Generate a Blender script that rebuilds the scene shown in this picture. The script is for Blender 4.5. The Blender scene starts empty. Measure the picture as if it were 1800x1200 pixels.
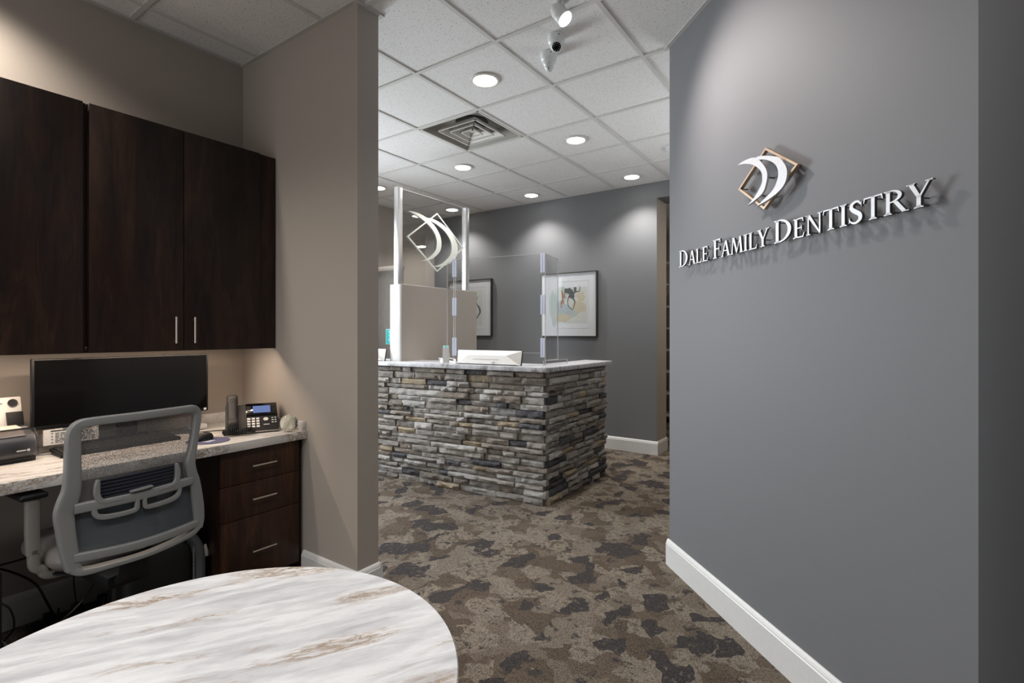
import bpy, bmesh, math, random
from mathutils import Vector, Matrix, noise
random.seed(7)
C = bpy.context.scene.collection
PI = math.pi
H = 2.883            # ceiling height
EYE = 1.295
GX0, GY0, P = -1.674, 2.237, 0.6096     # ceiling grid origin and pitch

# ---------------------------------------------------------------- camera
cam = bpy.data.cameras.new('camera'); camo = bpy.data.objects.new('camera', cam); C.objects.link(camo)
camo.location = (0, 0, EYE); camo.rotation_euler = (PI/2, 0, 0.6088)
cam.sensor_width = 36; cam.lens = 17.932; cam.shift_y = -0.00894; cam.clip_start = 0.02
bpy.context.scene.camera = camo

# ---------------------------------------------------------------- world, lights, exposure
w = bpy.data.worlds.new('world'); bpy.context.scene.world = w; w.use_nodes = True
w.node_tree.nodes['Background'].inputs[0].default_value = (.6, .62, .66, 1)
w.node_tree.nodes['Background'].inputs[1].default_value = .05
vs = bpy.context.scene.view_settings
vs.view_transform = 'Standard'; vs.look = 'None'; vs.exposure = 0.90; vs.gamma = 1; vs.use_curve_mapping = False

WARM = (1, .90, .80); NEUT = (1, .96, .92); COOL = (.86, .93, 1)
def spot(loc, to, power, angle, blend=.6, col=NEUT, size=.05):
    l = bpy.data.lights.new('lamp', 'SPOT'); l.energy = power; l.spot_size = math.radians(angle); l.spot_blend = blend
    l.color = col; l.shadow_soft_size = size
    o = bpy.data.objects.new('lamp', l); C.objects.link(o); o.location = loc
    o.rotation_euler = (Vector(to)-Vector(loc)).to_track_quat('-Z', 'Y').to_euler(); return o
def area(loc, to, sx, sy, power, col=NEUT, spread=180):
    l = bpy.data.lights.new('area_lamp', 'AREA'); l.shape = 'RECTANGLE'; l.size = sx; l.size_y = sy; l.energy = power; l.color = col
    l.spread = math.radians(spread)
    o = bpy.data.objects.new('area_lamp', l); C.objects.link(o); o.location = loc
    o.rotation_euler = (Vector(to)-Vector(loc)).to_track_quat('-Z', 'Y').to_euler(); return o
def cell(i, j): return (GX0-P*(j+.5), GY0+P*(i+.5))
SEEN_LIGHTS = [(0,0), (2,0), (4,0), (2,2), (4,2), (2,4), (4,4)]
for k in SEEN_LIGHTS + [(0,4)]:
    x, y = cell(*k); spot((x, y, H-.035), (x, y, 0), 36 if k[0] == 4 else 28, 118, .75)
for k in [(-4,0), (-6,-2), (-2,-2), (-4,-2)]:                                    # the same downlights behind the frame's top edge
    x, y = cell(*k); spot((x, y, H-.035), (x, y, 0), 18, 140, 1.0, NEUT, .08)
spot((-2.78, .28, H-.035), (-2.92, .34, 0), 40, 135, .85, WARM)        # downlight in front of the cabinets
area((-4.96, 2.42, 1.35), (-2.0, 2.75, 1.0), 1.2, 2.0, 56, COOL, 140)      # daylight through the glass entrance
area((-1.3, -2.55, 1.25), (-1.3, 0, 1.35), 2.6, 2.0, 20, (.97, .98, 1))     # added soft fill from behind the camera, no known window there
spot((-.75, -1.3, H-.035), (-.9, -1.0, 0), 24, 150, 1.0)              # downlight behind the photographer
spot((-.55, .25, H-.035), (-.7, .3, 0), 19, 120, 1.0, NEUT, .09)      # downlight over the table
area((-2.755, .80, 1.232), (-2.755, .80, 0), .02, 1.30, 3.6, (1, .78, .60))   # strip light under the wall cabinets
area((-.2, 4.1, 2.05), (-.9, 4.1, 2.88), 1.0, 1.4, 9, (.95, .97, 1))    # added unseen uplight, no fixture, brightens the far ceiling
area((-.45, 6.6, H-.05), (-.45, 6.6, 0), .16, .16, 14, (1, .85, .68))     # hall beyond the opening
spot((-1.17, 2.16, 2.775), (-.33, 2.27, 2.12), 38, 92, 1.0, (1, .90, .87), .05)   # accent lamp on the sign

# ---------------------------------------------------------------- materials
MATS = {}
def nt(name):
    m = bpy.data.materials.new(name); m.use_nodes = True; t = m.node_tree; b = t.nodes['Principled BSDF']; MATS[name] = m
    return m, t, b, t.nodes.new, t.links.new
def coords(t, kind='Object', scale=(1,1,1), rot=(0,0,0)):
    tc = t.nodes.new('ShaderNodeTexCoord'); mp = t.nodes.new('ShaderNodeMapping')
    mp.inputs['Scale'].default_value = scale; mp.inputs['Rotation'].default_value = rot
    t.links.new(tc.outputs[kind], mp.inputs[0]); return mp.outputs[0]
def noise_n(t, vec, scale, detail=4, rough=.55, dist=0):
    n = t.nodes.new('ShaderNodeTexNoise'); n.inputs['Scale'].default_value = scale; n.inputs['Detail'].default_value = detail
    n.inputs['Roughness'].default_value = rough; n.inputs['Distortion'].default_value = dist
    t.links.new(vec, n.inputs['Vector']); return n
def ramp(t, fac, stops, interp='LINEAR'):
    r = t.nodes.new('ShaderNodeValToRGB'); r.color_ramp.interpolation = interp
    while len(r.color_ramp.elements) < len(stops): r.color_ramp.elements.new(.5)
    for e, (p, c) in zip(r.color_ramp.elements, stops): e.position = p; e.color = (*c, 1) if len(c) == 3 else c
    t.links.new(fac, r.inputs[0]); return r.outputs[0]
def mix(t, fac, a, b, mode='MIX'):
    m = t.nodes.new('ShaderNodeMix'); m.data_type = 'RGBA'; m.blend_type = mode
    for s, v in ((m.inputs[0], fac), (m.inputs[6], a), (m.inputs[7], b)):
        if isinstance(v, (int, float)): s.default_value = v
        elif isinstance(v, tuple): s.default_value = (*v, 1)
        else: t.links.new(v, s)
    return m.outputs[2]
def bump(t, b, h, strength=.3, dist=.002):
    n = t.nodes.new('ShaderNodeBump'); n.inputs['Strength'].default_value = strength; n.inputs['Distance'].default_value = dist
    t.links.new(h, n.inputs['Height']); t.links.new(n.outputs[0], b.inputs['Normal'])
def flat(name, col, rough=.5, metal=0, spec=.5, bumps=None, coat=0):
    m, t, b, N, L = nt(name)
    b.inputs['Base Color'].default_value = (*col, 1); b.inputs['Roughness'].default_value = rough
    b.inputs['Metallic'].default_value = metal; b.inputs['Specular IOR Level'].default_value = spec; b.inputs['Coat Weight'].default_value = coat
    v = coords(t); n = noise_n(t, v, bumps[0] if bumps else 60, 3)
    c = mix(t, n.outputs[0], tuple(x*.93 for x in col), tuple(min(1, x*1.06) for x in col)); L(c, b.inputs['Base Color'])
    if bumps: bump(t, b, n.outputs[0], bumps[1], bumps[2])
    return m
def emit(name, col, s):
    m = bpy.data.materials.new(name); m.use_nodes = True; t = m.node_tree; t.nodes.clear()
    e = t.nodes.new('ShaderNodeEmission'); o = t.nodes.new('ShaderNodeOutputMaterial'); e.inputs[0].default_value = (*col, 1); e.inputs[1].default_value = s
    t.links.new(e.outputs[0], o.inputs[0]); MATS[name] = m; return m
flat('slate_paint', (.155, .158, .164), .62, bumps=(320, .12, .0008))
flat('taupe_paint', (.365, .325, .285), .65, bumps=(320, .12, .0008))
flat('slate_paint_shaded', (.030, .030, .031), .7, bumps=(320, .12, .0008))
flat('white_trim', (.66, .655, .64), .38)
flat('grid_paint', (.60, .59, .565), .5)
flat('wall_angle', (.50, .485, .46), .5)
flat('plenum', (.05, .05, .05), .9)
flat('vent_paint', (.62, .60, .55), .45); flat('vent_inside', (.26, .25, .22), .5)
flat('black_plastic', (.008, .008, .009), .5, spec=.3)
flat('matte_black', (.006, .006, .006), .6)
flat('screen_black', (.003, .003, .0032), .12)
flat('phone_black', (.020, .019, .019), .55, spec=.3)
flat('grey_plastic', (.215, .22, .215), .36, bumps=(900, .08, .0003))
flat('arm_plastic', (.20, .19, .175), .4)
flat('seat_grey', (.19, .175, .162), .42, bumps=(500, .2, .0006))
flat('bag_grey', (.10, .11, .115), .5, bumps=(700, .35, .0008))
flat('rib_navy', (.012, .014, .024), .45)
flat('cable_black', (.008, .008, .008), .5)
flat('cable_grey', (.22, .215, .22), .5)
flat('nickel', (.62, .58, .52), .28, 1)
flat('brushed_silver', (.60, .60, .61), .45, .4)
flat('silver_side', (.16, .15, .15), .35, .9)
flat('copper_frame', (.52, .39, .28), .38, .8)
flat('aluminium', (.82, .82, .82), .36, 1)
flat('steel_white', (.80, .80, .80), .4)
flat('bronze_frame', (.040, .034, .026), .35, .4)
flat('mat_board', (.74, .74, .76), .6)
flat('paper_white', (.82, .80, .77), .6)
flat('ink', (.05, .05, .055), .6)
flat('print_paper', (.66, .66, .62), .7)
flat('wash_sand', (.62, .55, .42), .8); flat('wash_green', (.50, .56, .51), .8); flat('wash_rust', (.42, .20, .13), .8)
flat('wash_blue', (.47, .52, .55), .8); flat('ink_grey', (.12, .13, .135), .8)
flat('white_shell', (.84, .82, .78), .35); flat('shell_seam', (.45, .44, .42), .4)
flat('teal', (.03, .50, .50), .5); flat('light_teal', (.45, .80, .78), .5)
flat('pad_purple', (.075, .075, .15), .7); flat('key_white', (.72, .71, .69), .4)
flat('scanner_grey', (.22, .225, .235), .4); flat('scanner_tray', (.74, .64, .55), .35)
flat('hinge_clip', (.62, .66, .80), .25)
flat('camera_white', (.66, .68, .67), .35)
flat('frosting', (.60, .62, .57), .6)
flat('wood_edge', (.13, .10, .08), .5)
emit('lamp_glow', (1, .96, .90), 7.0); emit('spot_glow', (1, .93, .92), 9.0); emit('phone_screen', (.15, .21, .42), .55)

# perforated acoustic tile
m, t, b, N, L = nt('acoustic_tile')
v = coords(t); vo = N('ShaderNodeTexVoronoi'); vo.inputs['Scale'].default_value = 105; L(v, vo.inputs['Vector'])
n1 = noise_n(t, v, 60, 3); n2 = noise_n(t, v, 260, 2)
th = N('ShaderNodeMath'); th.operation = 'MULTIPLY'; L(n1.outputs[0], th.inputs[0]); th.inputs[1].default_value = .36
lt = N('ShaderNodeMath'); lt.operation = 'LESS_THAN'; L(vo.outputs['Distance'], lt.inputs[0]); L(th.outputs[0], lt.inputs[1])
base = mix(t, n2.outputs[0], (.66, .65, .635), (.82, .81, .79)); L(mix(t, lt.outputs[0], base, (.20, .19, .18)), b.inputs['Base Color'])
b.inputs['Roughness'].default_value = .9; bump(t, b, n2.outputs[0], .3, .001)

# carpet: overlapping taupe, brown and charcoal blotches with a loop pile
m, t, b, N, L = nt('carpet')
v = coords(t)
wz = noise_n(t, v, 5.5, 3, .6); wv = N('ShaderNodeVectorMath'); wv.operation = 'MULTIPLY_ADD'
L(wz.outputs['Color'], wv.inputs[0]); wv.inputs[1].default_value = (.16, .16, 0); L(v, wv.inputs[2])
def blotch(scale, off, stops, interp='CONSTANT', stretch=(1, 1, 1)):
    mp = N('ShaderNodeMapping'); mp.inputs['Location'].default_value = off; mp.inputs['Scale'].default_value = stretch; L(wv.outputs[0], mp.inputs[0])
    vo = N('ShaderNodeTexVoronoi'); vo.inputs['Scale'].default_value = scale; L(mp.outputs[0], vo.inputs['Vector'])
    sp = N('ShaderNodeSeparateColor'); L(vo.outputs['Color'], sp.inputs[0]); return ramp(t, sp.outputs[0], stops, interp), vo
big, vb = blotch(7.0, (3, 1, 0), [(0, (.118, .092, .070)), (.30, (.140, .110, .085)), (.55, (.178, .146, .115)), (.78, (.205, .172, .138))])
s1, v1 = blotch(10.0, (0, 5, 0), [(0, (0, 0, 0)), (.58, (1, 1, 1))])
s2, v2 = blotch(10.5, (8, 2, 0), [(0, (0, 0, 0)), (.80, (1, 1, 1))], stretch=(1, .8, 1))
nf = noise_n(t, v, 34, 4, .7); edge = ramp(t, nf.outputs[0], [(.40, (0, 0, 0)), (.50, (1, 1, 1))])
col = mix(t, mix(t, 1.0, s1, edge, 'MULTIPLY'), big, (.245, .210, .170))
ed2 = ramp(t, nf.outputs[0], [(.36, (0, 0, 0)), (.44, (1, 1, 1))])
col = mix(t, mix(t, 1.0, s2, ed2, 'MULTIPLY'), col, (.062, .056, .055))
nm = noise_n(t, v, 12, 6, .72); dk = ramp(t, nm.outputs[0], [(.57, (0, 0, 0)), (.62, (1, 1, 1))]); col = mix(t, dk, col, (.066, .059, .056))
lp = N('ShaderNodeTexVoronoi'); lp.inputs['Scale'].default_value = 235; L(v, lp.inputs['Vector'])
pile = ramp(t, lp.outputs['Distance'], [(.05, (1.28, 1.25, 1.22)), (.75, (.42, .42, .42))])
fl = noise_n(t, v, 500, 1); col = mix(t, 1.0, col, pile, 'MULTIPLY'); col = mix(t, .45, col, mix(t, 1.0, col, ramp(t, fl.outputs[0], [(.3, (.3, .3, .3)), (.7, (1.9, 1.9, 1.9))]), 'MULTIPLY'))
L(col, b.inputs['Base Color']); b.inputs['Roughness'].default_value = .95; b.inputs['Specular IOR Level'].default_value = .1
iv = N('ShaderNodeMath'); iv.operation = 'SUBTRACT'; iv.inputs[0].default_value = 1; L(lp.outputs['Distance'], iv.inputs[1]); bump(t, b, iv.outputs[0], .6, .003)

# marbled laminates
def marble(name, white, grey, tan, angle, k=1.0, tanlo=.60, rough=.3, sy=4.6):
    m, t, b, N, L = nt(name)
    v = coords(t, rot=(0, 0, angle)); st = N('ShaderNodeMapping'); st.inputs['Scale'].default_value = (1.0*k, sy*k, 2*k); L(v, st.inputs[0])
    wn = noise_n(t, st.outputs[0], 1.6, 5, .6); ad = N('ShaderNodeVectorMath'); ad.operation = 'MULTIPLY_ADD'
    L(wn.outputs['Color'], ad.inputs[0]); ad.inputs[1].default_value = (.5, .9, .5); L(st.outputs[0], ad.inputs[2])
    a = noise_n(t, ad.outputs[0], 2.6, 7, .62); c = mix(t, ramp(t, a.outputs[0], [(.40, (0, 0, 0)), (.68, (1, 1, 1))]), white, grey)
    f = noise_n(t, ad.outputs[0], 5.5, 8, .7, .4)
    fb = N('ShaderNodeMath'); fb.operation = 'SUBTRACT'; L(f.outputs[0], fb.inputs[0]); fb.inputs[1].default_value = .5
    fa = N('ShaderNodeMath'); fa.operation = 'ABSOLUTE'; L(fb.outputs[0], fa.inputs[0])
    area_ = noise_n(t, ad.outputs[0], 1.15, 3, .5)
    am = ramp(t, area_.outputs[0], [(tanlo, (0, 0, 0)), (tanlo+.11, (1, 1, 1))])
    vein = ramp(t, fa.outputs[0], [(.0, (1, 1, 1)), (.035, (0, 0, 0))]); soft = ramp(t, fa.outputs[0], [(.0, (.75, .75, .75)), (.10, (0, 0, 0))])
    c = mix(t, mix(t, 1.0, am, soft, 'MULTIPLY'), c, tan); c = mix(t, mix(t, 1.0, am, vein, 'MULTIPLY'), c, tuple(x*.42 for x in tan))
    g2 = noise_n(t, ad.outputs[0], 9, 6, .7); c = mix(t, ramp(t, g2.outputs[0], [(.56, (0, 0, 0)), (.72, (.30, .30, .30))]), c, tuple(x*.75 for x in grey))
    L(c, b.inputs['Base Color']); b.inputs['Roughness'].default_value = rough; return m
marble('table_laminate', (.78, .79, .81), (.47, .475, .50), (.46, .32, .20), -1.02, 1.85, .535, .3, 5.6)
marble('desk_laminate', (.72, .70, .67), (.54, .53, .52), (.38, .30, .23), -1.35, 3.2, .50)
marble('counter_laminate', (.62, .62, .65), (.38, .385, .41), (.22, .19, .17), -.5, 3.6, .55)

# dark walnut veneer (grain runs up)
m, t, b, N, L = nt('walnut')
v = coords(t, 'Object', (3.2, 3.2, .55)); wn = noise_n(t, v, 2.2, 3); ad = N('ShaderNodeVectorMath'); ad.operation = 'MULTIPLY_ADD'
L(wn.outputs['Color'], ad.inputs[0]); ad.inputs[1].default_value = (.6, .6, .6); L(v, ad.inputs[2])
a = noise_n(t, ad.outputs[0], 3.4, 6, .65, 1.2); g = coords(t, 'Object', (60, 60, 2.5)); gn = noise_n(t, g, 3, 4)
c = ramp(t, a.outputs[0], [(.30, (.0068, .0038, .0033)), (.50, (.0185, .0086, .0058)), (.66, (.036, .0165, .0095)), (.78, (.056, .026, .0135))])
c = mix(t, 1.0, c, ramp(t, gn.outputs[0], [(.3, (.72, .72, .72)), (.7, (1.2, 1.2, 1.2))]), 'MULTIPLY')
L(c, b.inputs['Base Color']); b.inputs['Roughness'].default_value = .42; b.inputs['Specular IOR Level'].default_value = .35
m2 = m.copy(); m2.name = 'walnut_warm'; MATS['walnut_warm'] = m2
for nd in m2.node_tree.nodes:
    if nd.type == 'VALTORGB' and len(nd.color_ramp.elements) == 4:
        for e, cc in zip(nd.color_ramp.elements, [(.014, .0058, .0036), (.034, .0130, .0066), (.062, .0235, .0100), (.095, .036, .0135)]): e.color = (*cc, 1)

# ledge stones: the object's own random number shifts the tone a little
def stone(name, a_, b_):
    m, t, b, N, L = nt(name); v = coords(t); oi = N('ShaderNodeObjectInfo')
    n = noise_n(t, v, 26, 5, .7); n2 = noise_n(t, v, 170, 4, .7)
    c = mix(t, ramp(t, n.outputs[0], [(.33, (0, 0, 0)), (.68, (1, 1, 1))]), a_, b_)
    rr = ramp(t, oi.outputs['Random'], [(0, (.80, .80, .80)), (1, (1.18, 1.16, 1.13))]); c = mix(t, 1.0, c, rr, 'MULTIPLY')
    c = mix(t, 1.0, c, ramp(t, n2.outputs[0], [(.3, (.72, .72, .72)), (.7, (1.15, 1.15, 1.15))]), 'MULTIPLY')
    L(c, b.inputs['Base Color']); b.inputs['Roughness'].default_value = .9; b.inputs['Specular IOR Level'].default_value = .25
    s = N('ShaderNodeMath'); s.operation = 'MULTIPLY_ADD'; L(n2.outputs[0], s.inputs[0]); s.inputs[1].default_value = .45; L(n.outputs[0], s.inputs[2])
    bump(t, b, s.outputs[0], 1.0, .010); return m
stone('stone_grey', (.27, .25, .23), (.40, .375, .345)); stone('stone_pale', (.37, .36, .345), (.50, .49, .47))
stone('stone_brown', (.21, .185, .16), (.31, .275, .24)); stone('stone_charcoal', (.060, .060, .067), (.15, .15, .162)); stone('stone_tan', (.30, .265, .215), (.46, .365, .24))
STONES = ['stone_grey']*12 + ['stone_pale']*7 + ['stone_brown']*4 + ['stone_charcoal']*3 + ['stone_tan']*3

# clear acrylic sheet, textured panel, chair mesh, scanner cover, glass ball
def clear(name, tint, gloss_r, gfac):
    m = bpy.data.materials.new(name); m.use_nodes = True; t = m.node_tree; t.nodes.clear(); MATS[name] = m
    tr = t.nodes.new('ShaderNodeBsdfTransparent'); tr.inputs[0].default_value = (*tint, 1); gl = t.nodes.new('ShaderNodeBsdfGlossy'); gl.inputs['Roughness'].default_value = gloss_r
    fr = t.nodes.new('ShaderNodeFresnel'); fr.inputs[0].default_value = 1.45; mu = t.nodes.new('ShaderNodeMath'); mu.operation = 'MULTIPLY'; mu.inputs[1].default_value = gfac
    ms = t.nodes.new('ShaderNodeMixShader'); o = t.nodes.new('ShaderNodeOutputMaterial')
    t.links.new(fr.outputs[0], mu.inputs[0]); t.links.new(mu.outputs[0], ms.inputs[0]); t.links.new(tr.outputs[0], ms.inputs[1]); t.links.new(gl.outputs[0], ms.inputs[2]); t.links.new(ms.outputs[0], o.inputs[0]); return m
clear('acrylic', (.955, .96, .96), .01, .22); clear('clear_cover', (.86, .86, .88), .08, 1.6)
m = clear('acrylic_edge', (.7, .7, .7), .2, 1.0); t = m.node_tree
df = t.nodes.new('ShaderNodeBsdfDiffuse'); df.inputs[0].default_value = (.75, .72, .70, 1); ms = t.nodes.new('ShaderNodeMixShader'); ms.inputs[0].default_value = .6
o_ = [n for n in t.nodes if n.type == 'OUTPUT_MATERIAL'][0]; src = o_.inputs[0].links[0].from_socket; t.links.new(src, ms.inputs[1]); t.links.new(df.outputs[0], ms.inputs[2]); t.links.new(ms.outputs[0], o_.inputs[0])
m, t, b, N, L = nt('glass_ball'); b.inputs['Transmission Weight'].default_value = 1; b.inputs['Roughness'].default_value = .0; b.inputs['Base Color'].default_value = (.96, .97, .90, 1); b.inputs['IOR'].default_value = 1.3
m, t, b, N, L = nt('glass_swirl'); b.inputs['Base Color'].default_value = (.8, .8, .7, 1); b.inputs['Roughness'].default_value = .2
def meshcloth(name, col, alpha):
    m, t, b, N, L = nt(name); b.inputs['Base Color'].default_value = (*col, 1); b.inputs['Roughness'].default_value = .7
    v = coords(t); vo = N('ShaderNodeTexVoronoi'); vo.inputs['Scale'].default_value = 460; L(v, vo.inputs['Vector'])
    a_ = ramp(t, vo.outputs['Distance'], [(.20, (1-alpha*1.5,)*3), (.55, (1-alpha*.35,)*3)])
    L(a_, b.inputs['Alpha']); return m
meshcloth('chair_mesh', (.105, .100, .100), .52); meshcloth('chair_mesh_low', (.065, .076, .090), .12)
m, t, b, N, L = nt('wallcovering'); v = coords(t, scale=(1, 1, .3)); n = noise_n(t, v, 30, 5, .7)
L(mix(t, n.outputs[0], (.13, .12, .108), (.24, .22, .20)), b.inputs['Base Color']); b.inputs['Roughness'].default_value = .8

# ---------------------------------------------------------------- mesh helpers
class MB:
    def __init__(s): s.v = []; s.f = []; s.mi = []; s.cur = 0
    def add(s, vs, fs):
        o = len(s.v); s.v += [tuple(x) for x in vs]; s.f += [tuple(i+o for i in f) for f in fs]; s.mi += [s.cur]*len(fs)
    def box(s, a, b, M=None):
        x0, y0, z0 = a; x1, y1, z1 = b
        vs = [(x0,y0,z0),(x1,y0,z0),(x1,y1,z0),(x0,y1,z0),(x0,y0,z1),(x1,y0,z1),(x1,y1,z1),(x0,y1,z1)]
        if M is not None: vs = [M @ Vector(q) for q in vs]
        s.add(vs, [(0,3,2,1),(4,5,6,7),(0,1,5,4),(1,2,6,5),(2,3,7,6),(3,0,4,7)])
    def prism(s, poly, z0, z1, M=None):
        n = len(poly); vs = [(x, y, z0) for x, y in poly]+[(x, y, z1) for x, y in poly]
        if M is not None: vs = [M @ Vector(q) for q in vs]
        s.add(vs, [tuple(range(n))[::-1], tuple(range(n, 2*n))]+[(i, (i+1) % n, n+(i+1) % n, n+i) for i in range(n)])
    def lathe(s, prof, n=32, M=None):
        vs = []; fs = []
        for r, z in prof: vs += [(r*math.cos(2*PI*k/n), r*math.sin(2*PI*k/n), z) for k in range(n)]
        for i in range(len(prof)-1): fs += [(i*n+k, i*n+(k+1) % n, (i+1)*n+(k+1) % n, (i+1)*n+k) for k in range(n)]
        fs.append(tuple(range(n))[::-1]); fs.append(tuple((len(prof)-1)*n+k for k in range(n)))
        if M is not None: vs = [M @ Vector(q) for q in vs]
        s.add(vs, fs)
    def tube(s, pts, r, n=10, closed=False):
        pts = [Vector(p) for p in pts]; N = len(pts); vs = []; fs = []; rr = r if isinstance(r, (list, tuple)) else [r]*N
        up = None
        for i, p in enumerate(pts):
            a = pts[(i-1) % N] if (closed or i > 0) else p; c = pts[(i+1) % N] if (closed or i < N-1) else p
            tg = (c-a).normalized()
            if up is None: up = tg.orthogonal().normalized()
            up = (up-tg*up.dot(tg)).normalized(); sd = tg.cross(up)
            vs += [p+up*(rr[i]*math.cos(2*PI*k/n))+sd*(rr[i]*math.sin(2*PI*k/n)) for k in range(n)]
        M = N if closed else N-1
        for i in range(M): j = (i+1) % N; fs += [(i*n+k, i*n+(k+1) % n, j*n+(k+1) % n, j*n+k) for k in range(n)]
        if not closed: fs.append(tuple(range(n))[::-1]); fs.append(tuple((N-1)*n+k for k in range(n)))
        s.add(vs, fs)
    def sweep(s, pts, hw, hd, axis, closed=False, e=.55, n=12):
        """rounded-box section: hw across the path in its plane, hd along axis"""
        pts = [Vector(p) for p in pts]; N = len(pts); vs = []; fs = []; ax = Vector(axis).normalized()
        hw = hw if isinstance(hw, (list, tuple)) else [hw]*N; hd = hd if isinstance(hd, (list, tuple)) else [hd]*N
        for i, p in enumerate(pts):
            a = pts[(i-1) % N] if (closed or i > 0) else p; c = pts[(i+1) % N] if (closed or i < N-1) else p
            tg = (c-a).normalized(); sd = tg.cross(ax).normalized(); fw = sd.cross(tg).normalized()
            for k in range(n):
                th = 2*PI*(k+.5)/n; cx, sx = math.cos(th), math.sin(th)
                vs.append(p+sd*(hw[i]*math.copysign(abs(cx)**e, cx))+fw*(hd[i]*math.copysign(abs(sx)**e, sx)))
        M = N if closed else N-1
        for i in range(M): j = (i+1) % N; fs += [(i*n+k, i*n+(k+1) % n, j*n+(k+1) % n, j*n+k) for k in range(n)]
        if not closed: fs.append(tuple(range(n))[::-1]); fs.append(tuple((N-1)*n+k for k in range(n)))
        s.add(vs, fs)
    def build(s, name, mats, parent=None, smooth=False, bevel=0, seg=2, ang=40):
        me = bpy.data.meshes.new(name); me.from_pydata(s.v, [], s.f)
        for mm in (mats if isinstance(mats, (list, tuple)) else [mats]): me.materials.append(MATS[mm])
        for p_, k in zip(me.polygons, s.mi): p_.material_index = k
        bm = bmesh.new(); bm.from_mesh(me)
        if bevel:
            bmesh.ops.bevel(bm, geom=[e for e in bm.edges if len(e.link_faces) == 2 and e.calc_face_angle(0) > .6], offset=bevel, segments=seg, affect='EDGES', profile=.5)
        bmesh.ops.recalc_face_normals(bm, faces=bm.faces); bm.to_mesh(me); bm.free()
        if smooth or bevel:
            me.polygons.foreach_set('use_smooth', [True]*len(me.polygons))
            me.set_sharp_from_angle(angle=math.radians(ang))
        o = bpy.data.objects.new(name, me); C.objects.link(o)
        if parent is not None: o.parent = parent
        return o
def tag(o, label=None, cat=None, group=None, kind=None):
    for k, v in (('label', label), ('category', cat), ('group', group), ('kind', kind)):
        if v: o[k] = v
    return o
def thing(name, label, cat, loc=(0,0,0), rz=0, group=None):
    o = bpy.data.objects.new(name, None); C.objects.link(o); o.location = loc; o.rotation_euler = (0, 0, rz); o.empty_display_size = .1
    return tag(o, label, cat, group)
def box(name, a, b, mat, parent=None, bevel=0, kind=None):
    m = MB(); m.box(a, b); o = m.build(name, mat, parent, bevel=bevel); tag(o, kind=kind); return o
def Rz(a, loc=(0,0,0)): return Matrix.Translation(loc) @ Matrix.Rotation(a, 4, 'Z')
def cr(pts, sub=6, closed=False):
    """Catmull-Rom through tuples of any length"""
    out = []; n = len(pts); seg = n if closed else n-1
    for i in range(seg):
        g = (lambda k: pts[k % n]) if closed else (lambda k: pts[max(0, min(n-1, k))])
        p0, p1, p2, p3 = g(i-1), g(i), g(i+1), g(i+2)
        for k in range(sub):
            u = k/sub
            out.append(tuple(.5*(2*b_+(c_-a_)*u+(2*a_-5*b_+4*c_-d_)*u*u+(-a_+3*b_-3*c_+d_)*u**3) for a_, b_, c_, d_ in zip(p0, p1, p2, p3)))
    if not closed: out.append(tuple(pts[-1]))
    return out

# ---------------------------------------------------------------- room shell
XL, YW0, YW1, XW = -3.08, 1.59, 1.718, -2.016       # cabinet wall, wing wall faces and end
YB, XF = 5.286, -5.02                                # back wall, far left wall
fl = MB(); fl.box((-5.3, -2.7, -.12), (3.2, 9.2, 0)); tag(fl.build('floor', 'carpet'), kind='structure')
def wall(name, poly, mat, z0=0, z1=H): m = MB(); m.prism(poly, z0, z1); return tag(m.build(name, mat), kind='structure')
def rect(x0, y0, x1, y1): return [(x0, y0), (x1, y0), (x1, y1), (x0, y1)]
wall('wall_left', rect(XL-.12, -2.6, XL, YW0), 'taupe_paint')
ww = wall('wall_center', rect(XF, YW0, XW, YW1), 'taupe_paint')
wall('wall_far_left', rect(XF-.12, YW1, XF, YB+.3), 'taupe_paint')
wb = wall('wall_back', rect(XF, YB, -1.824, YB+.31), 'slate_paint')
wb.data.materials.append(MATS['taupe_paint'])
for p_ in wb.data.polygons:
    if p_.normal.x > .9: p_.material_index = 1
wall('wall_back_header', rect(-1.824, YB, -.55, YB+.31), 'slate_paint', 2.712, H)
wall('wall_back_right', rect(-.55, YB, .5, YB+.31), 'slate_paint')
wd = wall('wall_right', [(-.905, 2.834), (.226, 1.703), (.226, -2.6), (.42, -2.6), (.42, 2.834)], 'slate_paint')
wd.data.materials.append(MATS['slate_paint_shaded'])  # side face turned from the light: its shade is put into the colour
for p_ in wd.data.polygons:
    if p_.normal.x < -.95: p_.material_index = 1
wall('wall_east', rect(.42, 2.7, .52, YB), 'slate_paint')
wall('wall_front', rect(-3.2, -2.72, .42, -2.6), 'taupe_paint')
wall('wall_hall_back', rect(-5.0, 8.2, .6, 8.3), 'taupe_paint')
wall('wall_hall_left', rect(-3.3, YB+.31, -3.2, 8.2), 'taupe_paint')
wall('wall_hall_right', rect(.5, YB, .6, 8.2), 'taupe_paint')
def baseboard(name, a, b, n, mat='white_trim'):
    """a-b on the wall face, n the outward normal"""
    a, b, n = Vector(a), Vector(b), Vector(n); m = MB(); d = (b-a).normalized()
    prof = [(0, 0), (.016, 0), (.016, .118), (.013, .122), (.013, .126), (.009, .136), (.004, .142), (0, .143)]
    vs = []; k = len(prof)
    for q in (a, b): vs += [(q.x+n.x*o, q.y+n.y*o, z) for o, z in prof]
    m.add(vs, [tuple(range(k)), tuple(range(2*k-1, k-1, -1))]+[(i, (i+1) % k, k+(i+1) % k, k+i) for i in range(k)])
    return tag(m.build(name, mat), kind='structure')
e_ = .016
baseboard('baseboard_left', (XL, -2.6), (XL, YW0), (1, 0))
baseboard('baseboard_center', (-2.455, YW0), (XW+e_, YW0), (0, -1))
baseboard('baseboard_center_end', (XW, YW0+.0002), (XW, YW1-.0002), (1, 0))
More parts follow.
